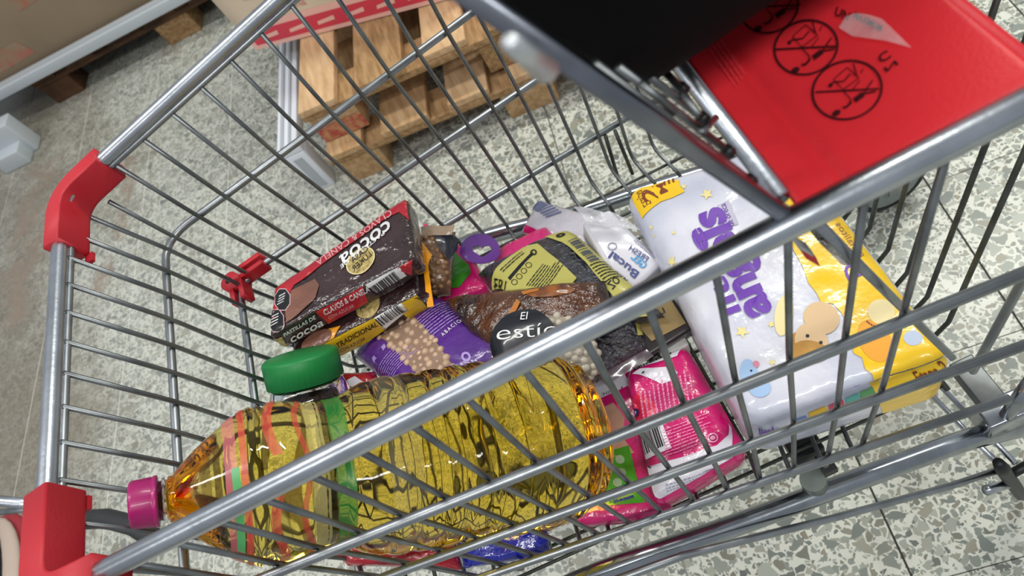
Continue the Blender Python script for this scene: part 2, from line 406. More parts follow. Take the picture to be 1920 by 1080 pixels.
org = Vector((CAMW.x, CAMW.y, 0)) + Vv * (1.096 * 1.25) + U * (1.092 * 1.25)
STAINS = []
for (x0_, y0_, x1_, y1_, hw_, k_) in ((252, 285, 214, 470, .035, .8), (214, 455, 178, 560, .045, .75), (80, 300, 20, 620, .10, .7), (350, 60, 290, 130, .05, .6)):
    p_, q__ = fl(x0_, y0_), fl(x1_, y1_); STAINS.append(((p_.dot(Vv) + q__.dot(Vv)) / 2, hw_, min(p_.dot(U), q__.dot(U)), max(p_.dot(U), q__.dot(U)), k_))
tz = terrazzo()
grout = mat('floor_grout', 'dcdcd6', .8)
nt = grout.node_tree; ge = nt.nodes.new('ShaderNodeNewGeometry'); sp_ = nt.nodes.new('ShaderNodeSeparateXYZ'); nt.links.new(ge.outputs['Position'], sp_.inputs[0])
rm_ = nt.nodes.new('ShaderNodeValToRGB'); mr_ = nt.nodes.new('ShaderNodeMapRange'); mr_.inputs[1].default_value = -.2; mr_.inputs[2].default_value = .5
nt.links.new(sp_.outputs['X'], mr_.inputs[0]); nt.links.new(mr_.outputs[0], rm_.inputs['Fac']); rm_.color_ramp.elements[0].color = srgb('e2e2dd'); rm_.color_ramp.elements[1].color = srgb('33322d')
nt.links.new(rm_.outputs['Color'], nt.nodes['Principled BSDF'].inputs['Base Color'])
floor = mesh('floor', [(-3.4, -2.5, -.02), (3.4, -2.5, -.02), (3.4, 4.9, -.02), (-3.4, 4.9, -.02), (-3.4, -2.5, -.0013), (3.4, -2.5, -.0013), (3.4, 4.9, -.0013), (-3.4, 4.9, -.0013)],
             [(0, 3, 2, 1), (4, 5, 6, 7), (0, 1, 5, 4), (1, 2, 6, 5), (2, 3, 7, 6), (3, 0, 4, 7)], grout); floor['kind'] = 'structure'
h = TS / 2 - .0015
tvs, tfs = [], []
for z, k in ((-.02, 1), (-.0005, 1), (0, .998)):
    tvs += [U * ((h + .0009) * k * a) + Vv * (h * k * b) + Vector((0, 0, z)) for a, b in ((-1, -1), (1, -1), (1, 1), (-1, 1))]
tfs = [(0, 3, 2, 1)][:0] + [(8, 9, 10, 11)] + [(i + r, (i + 1) % 4 + r, (i + 1) % 4 + 4 + r, i + 4 + r) for r in (0, 4) for i in range(4)]
tme = bpy.data.meshes.new('tile'); tme.from_pydata([tuple(v) for v in tvs], [], tfs); tme.materials.append(tz)
bm = bmesh.new(); bm.from_mesh(tme); bmesh.ops.recalc_face_normals(bm, faces=bm.faces); bm.normal_update()
if [f for f in bm.faces if len(f.verts) == 4 and all(abs(v.co.z) < 1e-6 for v in f.verts)][0].normal.z < 0: bmesh.ops.reverse_faces(bm, faces=bm.faces)
bm.to_mesh(tme); bm.free()
def toP(P):
    d = P - CC; c = RM @ d
    return (960 + FPX * c.x / c.z, 540 + FPX * c.y / c.z) if c.z > 0 else (-9999, -9999)
def iW(P):
    P = Vector(P); return E1 * (P.x / S) + Vector((0, P.y / S, 0)) + EN * ((P.z - Z0) / S)
cand = []
for i in range(-22, 22):
    for j in range(-22, 22):
        c = org + U * ((i + .5) * TS) + Vv * ((j + .5) * TS)
        if c.x < -3.3 or c.x > 3.3 or c.y < -2.4 or c.y > 4.8: continue
        p = toP(iW(c)); q = max(abs(p[0] - 960) / 1300, abs(p[1] - 540) / 900)
        cand.append((q, (c - CAMW).length, c))
cand.sort(key=lambda t_: (t_[0] > 1, t_[1]))
for q, d_, c in cand[:290]:
    o = bpy.data.objects.new('tile', tme); C0.objects.link(o); o.location = c; o.parent = floor
rest = join_geo([([v.co + c for v in tme.vertices], [tuple(p_.vertices) for p_ in tme.polygons]) for q, d_, c in cand[290:]])
ro = mesh('outer_tiles', rest[0], rest[1], tz, floor); ro['kind'] = 'stuff'

# ================================================================= SHOPPING CART
cart = thing('shopping_cart', 'wire shopping cart with red plastic corner caps and a red seat flap, filled with groceries', 'shopping cart', W(.4, 0, -1.05) * 1)
cart.location.z = 0; bpy.context.view_layer.update()
RODS = [(0, .2679, .0970, 0, 0, 1), (-.0018, .2671, .1047, -.1462, -.0898, .932), (.0052, .2625, .1072, -.2809, -.1364, .8722), (.0123, .2606, .0985, -.4107, -.2052, .8082)]
NX = [-.0835, -.067, -.063, -.045]
def rp(r, x, side, inn=0, dz=0):
    a, w0, w1, z0, z1, b = RODS[r]; return W(x, side * (w0 + w1 * x - inn), z0 + z1 * x + dz)
XE = .9
def botp(x, y, dz=0): return W(x, y, -.495 - .205 * x + dz)
# rim
rim = [rp(0, XE, 1), rp(0, .3, 1), rp(0, NX[0], 1), rp(0, NX[0], -1), rp(0, .3, -1), rp(0, XE, -1)]
tube('top_rim', fillet(rim, .036, 8), .0078, chrome, cart, 16)
rim2 = [rp(0, XE, 1, .004, -.014), rp(0, NX[0] + .006, 1, .004, -.010), rp(0, NX[0] + .006, -1, .004, -.010), rp(0, XE, -1, .004, -.014)]
tube('lower_rim_rod', fillet(rim2, .03, 6), .0036, rodm, cart, 10)
# rods B C D
XR = [None, .86, .8, .735]
for r in (1, 2, 3):
    pts = [rp(r, XR[r], 1), rp(r, NX[r], 1), rp(r, NX[r], -1), rp(r, XR[r], -1)]
    tube('basket_rod', fillet(pts, .035, 6), .0043, rodm, cart, 12)
# side wires
WR = .0024
for side in (1, -1):
    for k in range(-1, 15):
        P = []
        for r in range(4):
            a, w0, w1, z0, z1, b = RODS[r]; x = a + k * .05 * b
            P.append(W(x, side * (w0 + w1 * x - .0082), z0 + z1 * x + ((-.012 if k >= 0 else -.04) if r == 0 else 0)))
        d = P[3] - P[2]; e = P[3] + d * .48; xb = .0123 + k * .05 * .8082 - .006
        y = .262 - .0 * xb; ee = botp(xb, side * (y - .03))
        tube('side_wire', [P[0]] + fillet([P[0], P[1], P[2], P[3], e, ee], .02, 3)[1:], WR, wirem, cart, 8)
for k in range(-1, 15):
    xb = .0123 + k * .05 * .8082 - .006
    tube('bottom_wire', [botp(xb, .232), botp(xb, -.232)], WR, darkwire, cart, 6)
for y in (.262, .206, .15, .094, .038, -.018, -.074, -.13, -.186, -.242, -.262):
    tube('bottom_rod', [botp(-.02, y, -.006), botp(.70, y, -.006)], .0021, darkwire, cart, 6)
for a_, b_ in (((1135, 254), (1160, 338)), ((1153, 245), (1186, 326))):
    tube('hook_wire', [ypl(a_[0], a_[1], .304), ypl(b_[0], b_[1], .296)], .0026, darkwire, cart, 8)
# nose wires
for j in range(-3, 9):
    y = (2.606 - j) * .0423
    P = [W(NX[0] + .008, y, -.006), W(NX[1] + .008, y, -.1402), W(NX[2] + .008, y, -.2723), W(NX[3] + .008, y, -.4015)]
    e = W(-.028, y * .99, -.475); ee = botp(0.0, y * .99, 0)
    tube('nose_wire', [P[0]] + fillet(P + [e, ee], .02, 3)[1:], WR, wirem, cart, 8)
# red corner caps: L shaped plastic sleeves
def sleeve(name, pts, wid, hup, hdn, m, parent, inward):
    """rounded box swept along pts (cart-frame points) hup above and hdn below the path"""
    bm = bmesh.new(); rings = []
    prof = []
    for (a, b) in ((-1, 1), (1, 1), (1, -1), (-1, -1)):
        prof.append((a, b))
    sec = []
    rr_ = .18
    for (a, b), s0 in zip(prof, (math.pi / 2, 0, -math.pi / 2, -math.pi)):
        for q in range(4):
            th_ = s0 + (math.pi / 2) * (1 - q / 3) if False else s0 + math.pi / 2 - (math.pi / 2) * q / 3
            sec.append((a * (1 - rr_) + rr_ * math.cos(th_), b * (1 - rr_) + rr_ * math.sin(th_)))
    N_ = len(pts)
    for i, p in enumerate(pts):
        t = (pts[min(i + 1, N_ - 1)] - pts[max(0, i - 1)]).normalized(); side_ = t.cross(Vector((0, 0, 1))).normalized()
        ring = []
        for a, b in sec:
            v = p + side_ * (a * wid) + Vector((0, 0, (hup if b > 0 else hdn) * b))
            ring.append(bm.verts.new(W(v)))
        rings.append(ring)
    n = len(sec)
    for i in range(N_ - 1):
        for k in range(n): bm.faces.new([rings[i][k], rings[i][(k + 1) % n], rings[i + 1][(k + 1) % n], rings[i + 1][k]])
    bm.faces.new(rings[0]); bm.faces.new(list(reversed(rings[-1])))
    bmesh.ops.recalc_face_normals(bm, faces=bm.faces)
    me = bpy.data.meshes.new(name); bm.to_mesh(me); bm.free()
    return link(name, me, m, parent, True)
def arc(pts, rad, seg=8):
    return fillet(pts, rad, seg)
for side in (1, -1):
    yc = side * (.2679 + .097 * NX[0]); 
    a = Vector((NX[0], side * (.172 if side > 0 else .154), 0)); c = Vector((NX[0], yc, 0)); b = Vector((-.008, side * (.2679 + .001), 0))
    sleeve('corner_cap', fillet([a, c, b], .045, 8), .0132 if side > 0 else .0165, .0130, .031 if side > 0 else .030, redp, cart, side)
    box('cap_clip', W(NX[0] + .004, side * .172, -.030), W(.012, 0, 0) - W(0, 0, 0), W(0, -side * .014, 0) - W(0, 0, 0), W(0, 0, -.005) - W(0, 0, 0), redp, cart)
# red bracket on rod C corner
def cx(x, y, z): return W(x, y, z) - W(0, 0, 0)
cR = Vector((NX[2], .2625 + .1072 * NX[2], -.272))
sl1 = [cR + Vector((.004, -.046, -.0)), cR + Vector((.001, -.012, 0))]
sl2 = [cR + Vector((.01, .003, 0)), cR + Vector((.050, .009, -.006))]
for sl in (sl1, sl2):
    for dy in (-.009, .009):
        t = (sl[1] - sl[0]).normalized(); s_ = t.cross(Vector((0, 0, 1))).normalized() * dy
        sleeve('bracket_arm', [sl[0] + s_, sl[1] + s_], .0045, .011, .011, redp, cart, 1)
hubp = W(cR + Vector((-.006, -.004, .0)))
vs, fs = tube_geo([hubp + (W(0, 0, 1) - W(0, 0, 0)).normalized() * z for z in (-.014, .012)], .0125, 20)
mesh('bracket_hub', vs, fs, redp, cart, True)
vs, fs = tube_geo([hubp + (W(0, 0, 1) - W(0, 0, 0)).normalized() * z for z in (.0115, .0128)], .0045, 14)
mesh('hub_hole', vs, fs, mat('hole_dark', '2a0508', .6), cart, True)
# seat: hinge tube, upright grid, red flap
tube('seat_hinge_tube', [W(.604, -.31, .004), W(.604, .31, .004)], .0052, chrome, cart, 12)
tube('seat_hinge_tube', [W(.618, -.31, -.012), W(.618, .31, -.012)], .003, rodm, cart, 10)
def seatp(px, py):      # point on the plane of the raised seat grid
    o = Vector((.604, 0, .0)); u = Vector((-.071, 0, .25)); n = u.cross(Vector((0, 1, 0))); d = ray(px, py)
    t = (o - CC).dot(n) / d.dot(n); return CC + d * t
bar = [Vector((.604, -.322, -.01)), Vector((.53, -.321, .25)), Vector((.524, -.321, .272))]
def flatbar(name, p, q, wx, wy, m, parent):
    p, q = Vector(p), Vector(q); t = (q - p).normalized(); s1 = t.cross(Vector((0, 1, 0))).normalized(); s2 = t.cross(s1)
    vs = []
    for c in (p, q):
        for a in range(16):
            th_ = 2 * math.pi * a / 16; e = 4.5; k = 1 / (abs(math.cos(th_)) ** e + abs(math.sin(th_)) ** e) ** (1 / e)
            vs.append(W(c + s1 * wx * math.cos(th_) * k + s2 * wy * math.sin(th_) * k))
    fs = [(a, (a + 1) % 16, 16 + (a + 1) % 16, 16 + a) for a in range(16)] + [tuple(range(15, -1, -1)), tuple(range(16, 32))]
    return mesh(name, vs, fs, m, parent, True)
barm = mat('seat_bar_steel', '8d919c', .3, 1, var=.3, vscale=30)
for sy in (-1, 1):
    flatbar('seat_side_bar', (.604, sy * .320, -.012), (.522, sy * .320, .285), .0052, .0062, barm, cart)
    flatbar('seat_side_rod', (.6135, sy * .312, -.02), (.70, sy * .292, -.47), .0038, .0038, rodm, cart)
    tube('bar_end_pin', [W(seatp(1022, 130)) if sy < 0 else W(.55, .31, .17), W(CC + ray(957, 80) * .245) if sy < 0 else W(.53, .31, .19)], .0034, mat('pin_steel', 'c4c8cc', .5, .9), cart, 12, rr=[.0044, .0026])
for (a, b) in (((1181, 169), (1400, 335)), ((1204, 159), (1360, 280)), ((1223, 148), (1313, 218)), ((1246, 135), (1274, 161))):
    P = seatp(*a); Q = seatp(*b); P = P + (P - Q) * .25
    tube('seat_grid_wire', [W(P), W(Q)], .0021, wirem, cart, 8)
    tube('wire_end_cap', [W(Q), W(Q + (Q - P).normalized() * .006)], .0032, rubber, cart, 8)
for (a, b) in (((1189, 164), (1254, 221)), ((1238, 143), (1300, 224)), ((1303, 255), (1332, 228))):
    tube('seat_cross_wire', [W(seatp(*a) + Vector((.004, 0, 0))), W(seatp(*b) + Vector((.004, 0, 0)))], .0018, wirem, cart, 8)
# red seat flap
def zp(px, py, z):
    d = ray(px, py); t = (z - CC.z) / d.z; return W(CC + d * t)
yn, yf = -.334, .334
fq = [W(.608, yf, .006), W(.752, yf - .0, .006), W(.752, yn, .006), W(.608, yn, .006)]
flap = Pack([fq[0], fq[1], fq[2], fq[3]], .006, 'box', rnd=.0028, wr=.0, bulge=0)
flap_o = flap.build('seat_flap', redpanel, cart, n=60)
for v_ in flap_o.data.vertices:
    q_ = iW(v_.co); v_.co.z -= .0032 * math.exp(-((q_.x - .636) / .006) ** 2)
lip = tube('flap_edge_roll', [W(.754, yf, .0), W(.754, yn, .0)], .0042, redpanel, cart, 12)
def sign(cx_, cy_, rx, ry, ang):
    flap.disc('warning_circle', (cx_, cy_), rx, ry, ink, ang, ring=.93, parent=flap_o, off=.0006, n=40)
    ca, sa = math.cos(ang), math.sin(ang)
    def T(x, y): return (cx_ + x * rx * ca - y * ry * sa, cy_ + x * rx * sa + y * ry * ca)
    st = lambda pts, w_: flap.stroke('warning_figure', [T(*p) for p in pts], w_, ink, parent=flap_o)
    c2, s2 = math.cos(-ang), math.sin(-ang)
    # strike line (kept nearly level in the photograph)
    flap.stroke('warning_strike', [(cx_ - 59, cy_ + 4), (cx_ + 60, cy_ - 2)], 3.2, ink, parent=flap_o)
    P = lambda x, y: (cx_ + x, cy_ + y)
    def S_(pts, w_): flap.stroke('warning_figure', [P(*p) for p in pts], w_, ink, parent=flap_o)
    S_([(-25, -20), (0, -42), (22, -22), (-8, 0), (-25, -20)], 1.6)         # cart basket upside down
    S_([(22, -22), (14, -30), (0, -42)], 1.6); S_([(18, -26), (12, -50)], 2.4); S_([(26, -30), (30, -40)], 1.6)
    S_([(-8, 0), (-2, 8), (6, 16), (6, 26), (-4, 34)], 2.0); S_([(24, -18), (10, 0)], 1.6)
    S_([(-28, -14), (-6, -16), (6, -30)], 2.4)
    flap.disc('warning_figure', P(-31, -9), 4, 4, ink, parent=flap_o, n=12)
    S_([(14, 20), (30, 8)], 10); S_([(30, 8), (48, -18)], 2.6); S_([(28, 8), (54, 3)], 2.8)  # falling child
    S_([(8, 22), (0, 32), (-8, 33)], 4)
    flap.disc('warning_figure', P(-20, 43), 8.5, 5.5, ink, -.5, parent=flap_o, n=14)
sign(1589, 171, 68, 56, -.28)
sign(1512, 91, 62, 52, -.30)
sign(1442, 14, 58, 51, -.30)
lt = mat('flap_ink', '2c060c', .5)
flap.text('lettering', 'C', (1652, 122), (20, -12), (-9, -14), lt, parent=flap_o, bold=.02)
flap.text('lettering', 'N', (1655, 132), (24, -16), (7, 8), lt, parent=flap_o, bold=.02)
flap.text('lettering', 'UN', (1564, 30), (26, 12), (6, -16), lt, parent=flap_o, bold=.02)
flap.text('lettering', 'MAXIMUM', (1600, 36), (52, 27), (5, -12), lt, parent=flap_o, bold=.02, off=.0012)
film = mat('clear_film', 'f3f3f6', .16, coat=.6, bump=.5, bscale=60, alpha=.28)
flap.poly('torn_film', [(1575, 60), (1588, 40), (1606, 33), (1630, 36), (1655, 44), (1672, 60), (1690, 78), (1710, 98), (1660, 84), (1600, 76)], film, parent=flap_o, off=.0030)
flap.lines('embossed_mark', (1330, 98), (62, 88), (26, -26), 4, mat('emboss', 'e84048', .2, coat=1), parent=flap_o, fill=.35, off=.0009)
# pins and block below the rim
tube('hinge_pin', [ypl(1546, 440, -.292), ypl(1588, 483, -.292)], .0052, mat('worn_chrome', 'c9c7c2', .15, 1, var=.5, vscale=90, bump=.5, bscale=150), cart, 14)
tube('hinge_spring', [ypl(1524, 428, -.288) + Vector((0, 0, .002 * math.sin(i))) + (ypl(1556, 452, -.288) - ypl(1524, 428, -.288)) * (i / 30) + Vector((0, .005 * math.sin(i * 1.3), .005 * math.cos(i * 1.3))) for i in range(31)], .0016, wirem, cart, 6)
q0, q1 = ypl(1490, 452, -.308), ypl(1520, 470, -.308)
box('lock_plate', q0, (q1 - q0) * 1.15, Vector((0, .008, 0)), Vector((.002, 0, -.012)), chrome, cart, .0015)
box('lock_block', q0 + Vector((.003, 0, -.011)), (q1 - q0), Vector((0, .007, 0)), Vector((.002, 0, -.014)), redp, cart, .0015)
# rear gate
def gp(y, z): return W(.93 + .31 * z, y, z)
for i in range(-5, 6):
    y = .042 * i
    tube('gate_wire', [gp(y, -.02), gp(y, -.60), W(.70, y, -.645)], .0026, darkwire, cart, 8)
for sy in (-1, 1): tube('gate_side_rod', [gp(sy * .268, -.02), gp(sy * .268, -.63)], .0042, rodm, cart, 10)
tube('gate_top_rod', [gp(-.27, -.02), gp(.27, -.02)], .0042, rodm, cart, 10)
tube('gate_bottom_rod', [W(.70, -.27, -.645), W(.70, .27, -.645)], .003, darkwire, cart, 10)
# chassis
T_ = [ypl(700, 1270, -.3), ypl(1120, 1074, -.3), ypl(1400, 978, -.3), ypl(1567, 914, -.3), ypl(1705, 863, -.3), ypl(1817, 822, -.3), ypl(1930, 797, -.3), ypl(2100, 770, -.3)]
tube('chassis_tube', fillet(T_, .05, 4), .0118, tubem, cart, 20)
T2 = [Vector((p.x, -p.y, p.z)) for p in T_]
tube('chassis_tube', fillet(T2, .05, 4), .0118, tubem, cart, 20)
wd0 = tube('weld_disc', [ypl(1524, 898, -.29), ypl(1527, 905, -.29) + Vector((0, 0, -.012))], .0135, mat('zinc', '7d8580', .6, .6, var=.3), cart, 18)
[setattr(p_, 'use_smooth', False) for p_ in wd0.data.polygons]
box('weld_tab', ypl(1548, 896, -.3), Vector((.014, 0, 0)), Vector((0, .02, 0)), Vector((0, 0, .014)), rubber, cart)
cb = ypl(1866, 792, -.275)
box('cross_beam', Vector((cb.x, cb.y, cb.z)), Vector((.03, 0, 0)), Vector((0, .085, 0)), Vector((0, 0, -.02)), mat('beam_steel', '6f7273', .4, .9, var=.4, vscale=30), cart, .002)
box('corner_plate', ypl(1850, 830, -.31), Vector((.09, 0, -.01)), Vector((0, .03, 0)), Vector((.0, 0, .045)), tubem, cart, .003)
tube('rear_post', [ypl(1862, 812, -.3), ypl(1935, 715, -.3)], .008, tubem, cart, 12)
box('pivot_bracket', bot(1488, 862, -.02), Vector((.035, 0, -.01)), Vector((0, .05, 0)), Vector((0, 0, -.03)), rubber, cart, .003)
for o_ in (0, .016):
    a = ypl(1763, 757, -.2); b = ypl(1880, 880, -.33)
    tube('tray_cross_rod', [a + (a - b) * .6 + Vector((o_, 0, 0)), b + Vector((o_, 0, 0))], .0034, chrome, cart, 10)
tube('tray_rod', [ypl(900, 1180, -.33), ypl(1280, 1042, -.33), ypl(1560, 972, -.33), ypl(1780, 912, -.33), ypl(1882, 878, -.33)], .0042, rodm, cart, 10)
tube('rubber_bumper', [ypl(1872, 868, -.335), ypl(1880, 880, -.335), ypl(1912, 925, -.335), ypl(1918, 932, -.335)], .008, rubber, cart, 14, rr=[.006, .0085, .0085, .005])
tube('rubber_bumper', [ypl(1885, 895, -.335), ypl(1930, 870, -.335)], .006, rubber, cart, 12)
tube('tray_end_rod', [ypl(1846, 921, -.34), ypl(1850, 919, -.34), ypl(1893, 906, -.335)], .0065, chrome, cart, 12, rr=[.003, .0065, .006])
# casters
def caster(x, y, r=.062):
    n_ = 28
    tube('caster_tire', [Vector((x + r * .86 * math.cos(a), y, r + .0 + r * .86 * math.sin(a))) for a in [2 * math.pi * k / n_ for k in range(n_)]], .0105, rubber, cart, 10, closed=True)
    vs, fs = tube_geo([(x, y - .009, r), (x, y + .009, r)], r * .82, 28)
    mesh('caster_hub', vs, fs, mat('hub_grey', '87908f', .5, .2), cart)
    for sy in (-1, 1): box('caster_fork', (x - .012, y + sy * .015, r - .01), Vector((.024, 0, 0)), Vector((0, sy * .003, 0)), Vector((0, 0, .075)), rodm, cart, .001)
    box('fork_plate', (x - .02, y - .02, r + .064), Vector((.04, 0, 0)), Vector((0, .04, 0)), Vector((0, 0, .006)), rodm, cart, .001)
    tube('caster_stem', [(x, y, r + .066), (x, y, .26)], .008, rodm, cart, 12)
cw = fl(1668, 345, .06)
caster(cw.x, cw.y); caster(cw.x, -cw.y); caster(.12, .24); caster(.12, -.24)
for sy in (-1, 1):
    tube('frame_post', [(.12, sy * .24, .25), (.14, sy * .24, .40)], .009, tubem, cart, 12)
    tube('frame_post', [(cw.x, sy * cw.y, .25), (T_[7].x, sy * .24, T_[7].z)], .009, tubem, cart, 12)

# ================================================================= GOODS IN THE BASKET
white = mat('white_print', 'f2f2f2', .4); inkb = mat('print_black', '15141a', .45)
filmcoat = dict(rough=.32, coat=.8, bump=.35)
# ---- diaper pack
g = Pack(quad([(1163, 352), (1470, 250), (1803, 668), (1400, 800)], .135), .098, 'box', rnd=.022, bulge=.004, wr=.003, wscale=16, seed=2, wr2=.0012)
t = thing('diaper_pack', 'large white and yellow plastic diaper pack with purple lettering lying in the cart', 'diaper pack', g.base(.5, .5, 1))
dm = mat('diaper_film', 'dedee8', .32, coat=.45, bump=.35, bscale=22, col2='bfc3d4', vscale=11)
bd = g.build('body', dm, t, n=56)
yel = mat('yellow_film', 'f0c419', .3, coat=.5, bump=.25, bscale=26)
pur = mat('purple_print', '6a3aa8', .4); brn = mat('brown_print', '7a3a1c', .5)
g.poly('yellow_band', [(1455, 262), (1478, 262), (1570, 372), (1640, 462), (1720, 562), (1795, 655), (1815, 690), (1672, 752), (1655, 735), (1636, 700), (1622, 692), (1616, 672), (1600, 664), (1594, 640), (1588, 606), (1576, 588), (1560, 572), (1540, 572), (1530, 552), (1516, 536), (1505, 505), (1486, 470), (1470, 430), (1440, 380), (1425, 330)], yel, parent=t, sub=4, off=.0007)
g.poly('yellow_patch', [(1166, 362), (1200, 344), (1254, 327), (1262, 338), (1272, 336), (1275, 350), (1284, 360), (1262, 372), (1240, 380), (1215, 398), (1190, 412)], yel, parent=t, sub=3, off=.0007)
g.text('lettering', 'angels', (1447, 587), (-99, -198), (-62, 25), pur, parent=t, bold=.055, sub=1, off=.001)
g.text('lettering', 'little', (1392, 590), (-78, -160), (-33, 13), pur, parent=t, bold=.03, sub=1, off=.001)
g.text('lettering', 'Etapa', (1208, 392), (-16, -32), (16, -8), brn, parent=t, off=.001)
g.text('lettering', '2', (1235, 375), (-10, -26), (-26, 9), brn, parent=t, bold=.03, off=.001)
g.text('lettering', 'M', (1228, 345), (12, 22), (14, -6), brn, parent=t, bold=.03, off=.001)
g.lines('small_print', (1244, 350), (-8, -26), (24, -9), 3, brn, parent=t, off=.001)
g.poly('grey_ribbon', [(1345, 388), (1366, 378), (1385, 425), (1362, 432)], mat('ribbon', 'b9b6c8', .4), parent=t)
g.text('lettering', 'de oreca', (1378, 428), (-18, -44), (-12, 5), pur, parent=t, off=.0011)
st = mat('star_gold', 'e3d694', .5)
def star(p, cx_, cy_, r, m_, parent, rot=0, face='top'):
    pts = []
    for i in range(10):
        R_ = r if i % 2 == 0 else r * .45; a = rot + math.pi * i / 5; pts.append((cx_ + R_ * math.cos(a), cy_ + R_ * math.sin(a) * .85))
    p.poly('star', pts, m_, parent=parent, sub=0, face=face)
for x, y, r in ((1326, 366, 13), (1258, 490, 13), (1392, 626, 14), (1446, 612, 8), (1283, 579, 7), (1312, 650, 8), (1448, 682, 8), (1218, 425, 6), (1282, 350, 7), (1264, 440, 5), (1365, 590, 6), (1222, 440, 4)): star(g, x, y, r, st, t, r)
tan = mat('tan_print', 'd9b98f', .5); honey = mat('honey_print', 'c99a4c', .5, col2='b0803a', vscale=60); pale = mat('pale_yellow', 'ead9a4', .5)
g.disc('animal_ear', (1470, 595), 17, 38, pale, .15, parent=t, off=.0006)
g.disc('animal_body', (1540, 600), 34, 30, tan, .3, parent=t, off=.0008)
g.disc('animal_ear', (1500, 655), 26, 30, honey, .2, parent=t, off=.0009)
g.disc('animal_head', (1522, 645), 30, 36, tan, -.5, parent=t, off=.001)
g.disc('animal_hair', (1518, 662), 36, 20, honey, .1, parent=t, off=.0011)
for p in ((1514, 634), (1539, 646)): g.disc('animal_eye', p, 3.6, 3.2, inkb, parent=t, off=.0014, n=10, sub=0)
blu = mat('blue_print', '9dbbe0', .5); pk = mat('pink_dot', 'd2869a', .5)
g.disc('blue_animal', (1405, 705), 17, 30, blu, -.2, parent=t); g.disc('blue_animal', (1425, 728), 20, 18, blu, parent=t, off=.0007)
g.disc('animal_ear', (1418, 685), 6, 6, pk, parent=t, off=.0009, n=14); g.disc('animal_eye', (1409, 697), 2.2, 2, inkb, parent=t, off=.0012, n=8)
g.disc('badge', (1652, 585), 26, 24, pale, parent=t, off=.0012, ring=.0)
for i in range(16):
    a = .3 + i * .14; g.disc('badge_letter', (1652 + 36 * math.cos(a), 585 + 30 * math.sin(a)), 2.2, 2.2, brn, parent=t, off=.0013, n=6, sub=0)
g.disc('orange_animal', (1640, 640), 30, 42, mat('orange_patch', 'eda32c', .5), -.5, parent=t, off=.0011)
g.disc('blue_patch', (1712, 634), 18, 14, mat('pale_blue', 'b9c6dc', .5), parent=t, off=.0011)
g.text('lettering', 'D', (1592, 532), (-14, -28), (28, -12), pur, parent=t, bold=.03, off=.0014)
g.text('lettering', 'Pañalitos', (1610, 488), (-44, -66), (12, -8), mat('mauve', 'a2785a', .5), parent=t, off=.0014)
for face_ in ('near',):
    g.text('lettering', 'little.', (1424, 824), (44, -13), (-3, -17), pur, parent=t, bold=.03, face='near')
    for (x0, y0, x1, y1, c) in ((1488, 786, 1512, 778, '6f93c8'), (1516, 774, 1550, 761, 'e2b62e'), (1554, 760, 1582, 749, 'c84460'), (1586, 748, 1612, 738, '5aa7a0'), (1614, 737, 1640, 728, '5d9a63')):
        g.poly('colour_tab', [(x0, y0), (x1, y1), (x1 + 2, y1 + 13), (x0 + 2, y0 + 13)], mat('tab_' + c, c, .5), parent=t, face='near', sub=1)
    g.poly('yellow_side', [(1634, 712), (1806, 655), (1806, 712), (1786, 735), (1655, 775)], yel, parent=t, face='near', sub=3)
gn = dict(face='near', parent=t)
g.text('lettering', 'Etapa', (1716, 716), (44, -15), (-2, -16), brn, off=.0016, bold=.02, **gn)
g.text('lettering', '2', (1767, 703), (15, -5), (-3, -22), brn, off=.0016, bold=.03, **gn)
g.poly('barcode_ground', [(1640, 738), (1706, 713), (1711, 730), (1646, 754)], white, off=.0012, sub=1, **gn)
g.bars('barcode', (1647, 751), (58, -21), (-3, -13), inkb, 18, 5, off=.0017, **gn)
g.text('small_print', 'Disponible en los siguientes tallas', (1505, 768), (114, -42), (-1, -5), pur, parent=t, off=.0012)

# ---- cooking oil bottle
CAPp = W(CC + ray(243, 948) * .7583); BASEp = bot(1102, 812, .14)
ax = (BASEp - CAPp); LB = ax.length; ax.normalize()
oil = thing('cooking_oil_bottle', 'big clear bottle of yellow cooking oil with a magenta cap', 'bottle', BASEp)
ZA = (RM @ (iW(CAPp) - CC)).z; ZB = (RM @ (iW(BASEp) - CC)).z
def hp(px):                          # distance along the bottle axis that shows at column px
    k = (px - 243) * ZA; return LB * k / (k + (1102 - px) * ZB)
def rp_(px, half): return half * (ZA + (ZB - ZA) * hp(px) / LB) * S / FPX
raw = [(318, 42), (326, 42), (334, 52), (348, 66), (367, 82), (400, 106), (433, 128), (460, 142), (476, 149), (484, 144), (492, 149), (502, 144), (512, 149), (540, 149), (566, 142), (584, 136), (594, 140), (604, 135), (616, 139), (628, 136),
       (644, 140), (668, 152), (690, 160)]
px_ = 700
while px_ < 1000:
    raw += [(px_ + 6, 160), (px_ + 16, 164), (px_ + 34, 165)]; px_ += 44
raw += [(1028, 158), (1036, 150), (1044, 155), (1058, 150), (1068, 138), (1078, 138), (1090, 122), (1098, 108), (1102, 85)]
prof = [(hp(a), rp_(a, b_ * .955)) for a, b_ in raw]; prof.sort()
sf = 1
mo = bpy.data.materials.new('bottle_oil'); mo.use_nodes = True; nt = mo.node_tree; b = nt.nodes['Principled BSDF']
b.inputs['Base Color'].default_value = (1, 1, 1, 1); b.inputs['Roughness'].default_value = .03; b.inputs['Transmission Weight'].default_value = 1; b.inputs['IOR'].default_value = 1.33
va = nt.nodes.new('ShaderNodeVolumeAbsorption'); va.inputs['Color'].default_value = (1, .87, .02, 1); va.inputs['Density'].default_value = 17
nt.links.new(va.outputs[0], nt.nodes['Material Output'].inputs['Volume'])
def wob(vs):
    return [v + Vector((noise.noise(v * 60), noise.noise(v * 60 + Vector((9, 0, 0))), noise.noise(v * 60 + Vector((0, 9, 0))))) * .0009 for v in vs]
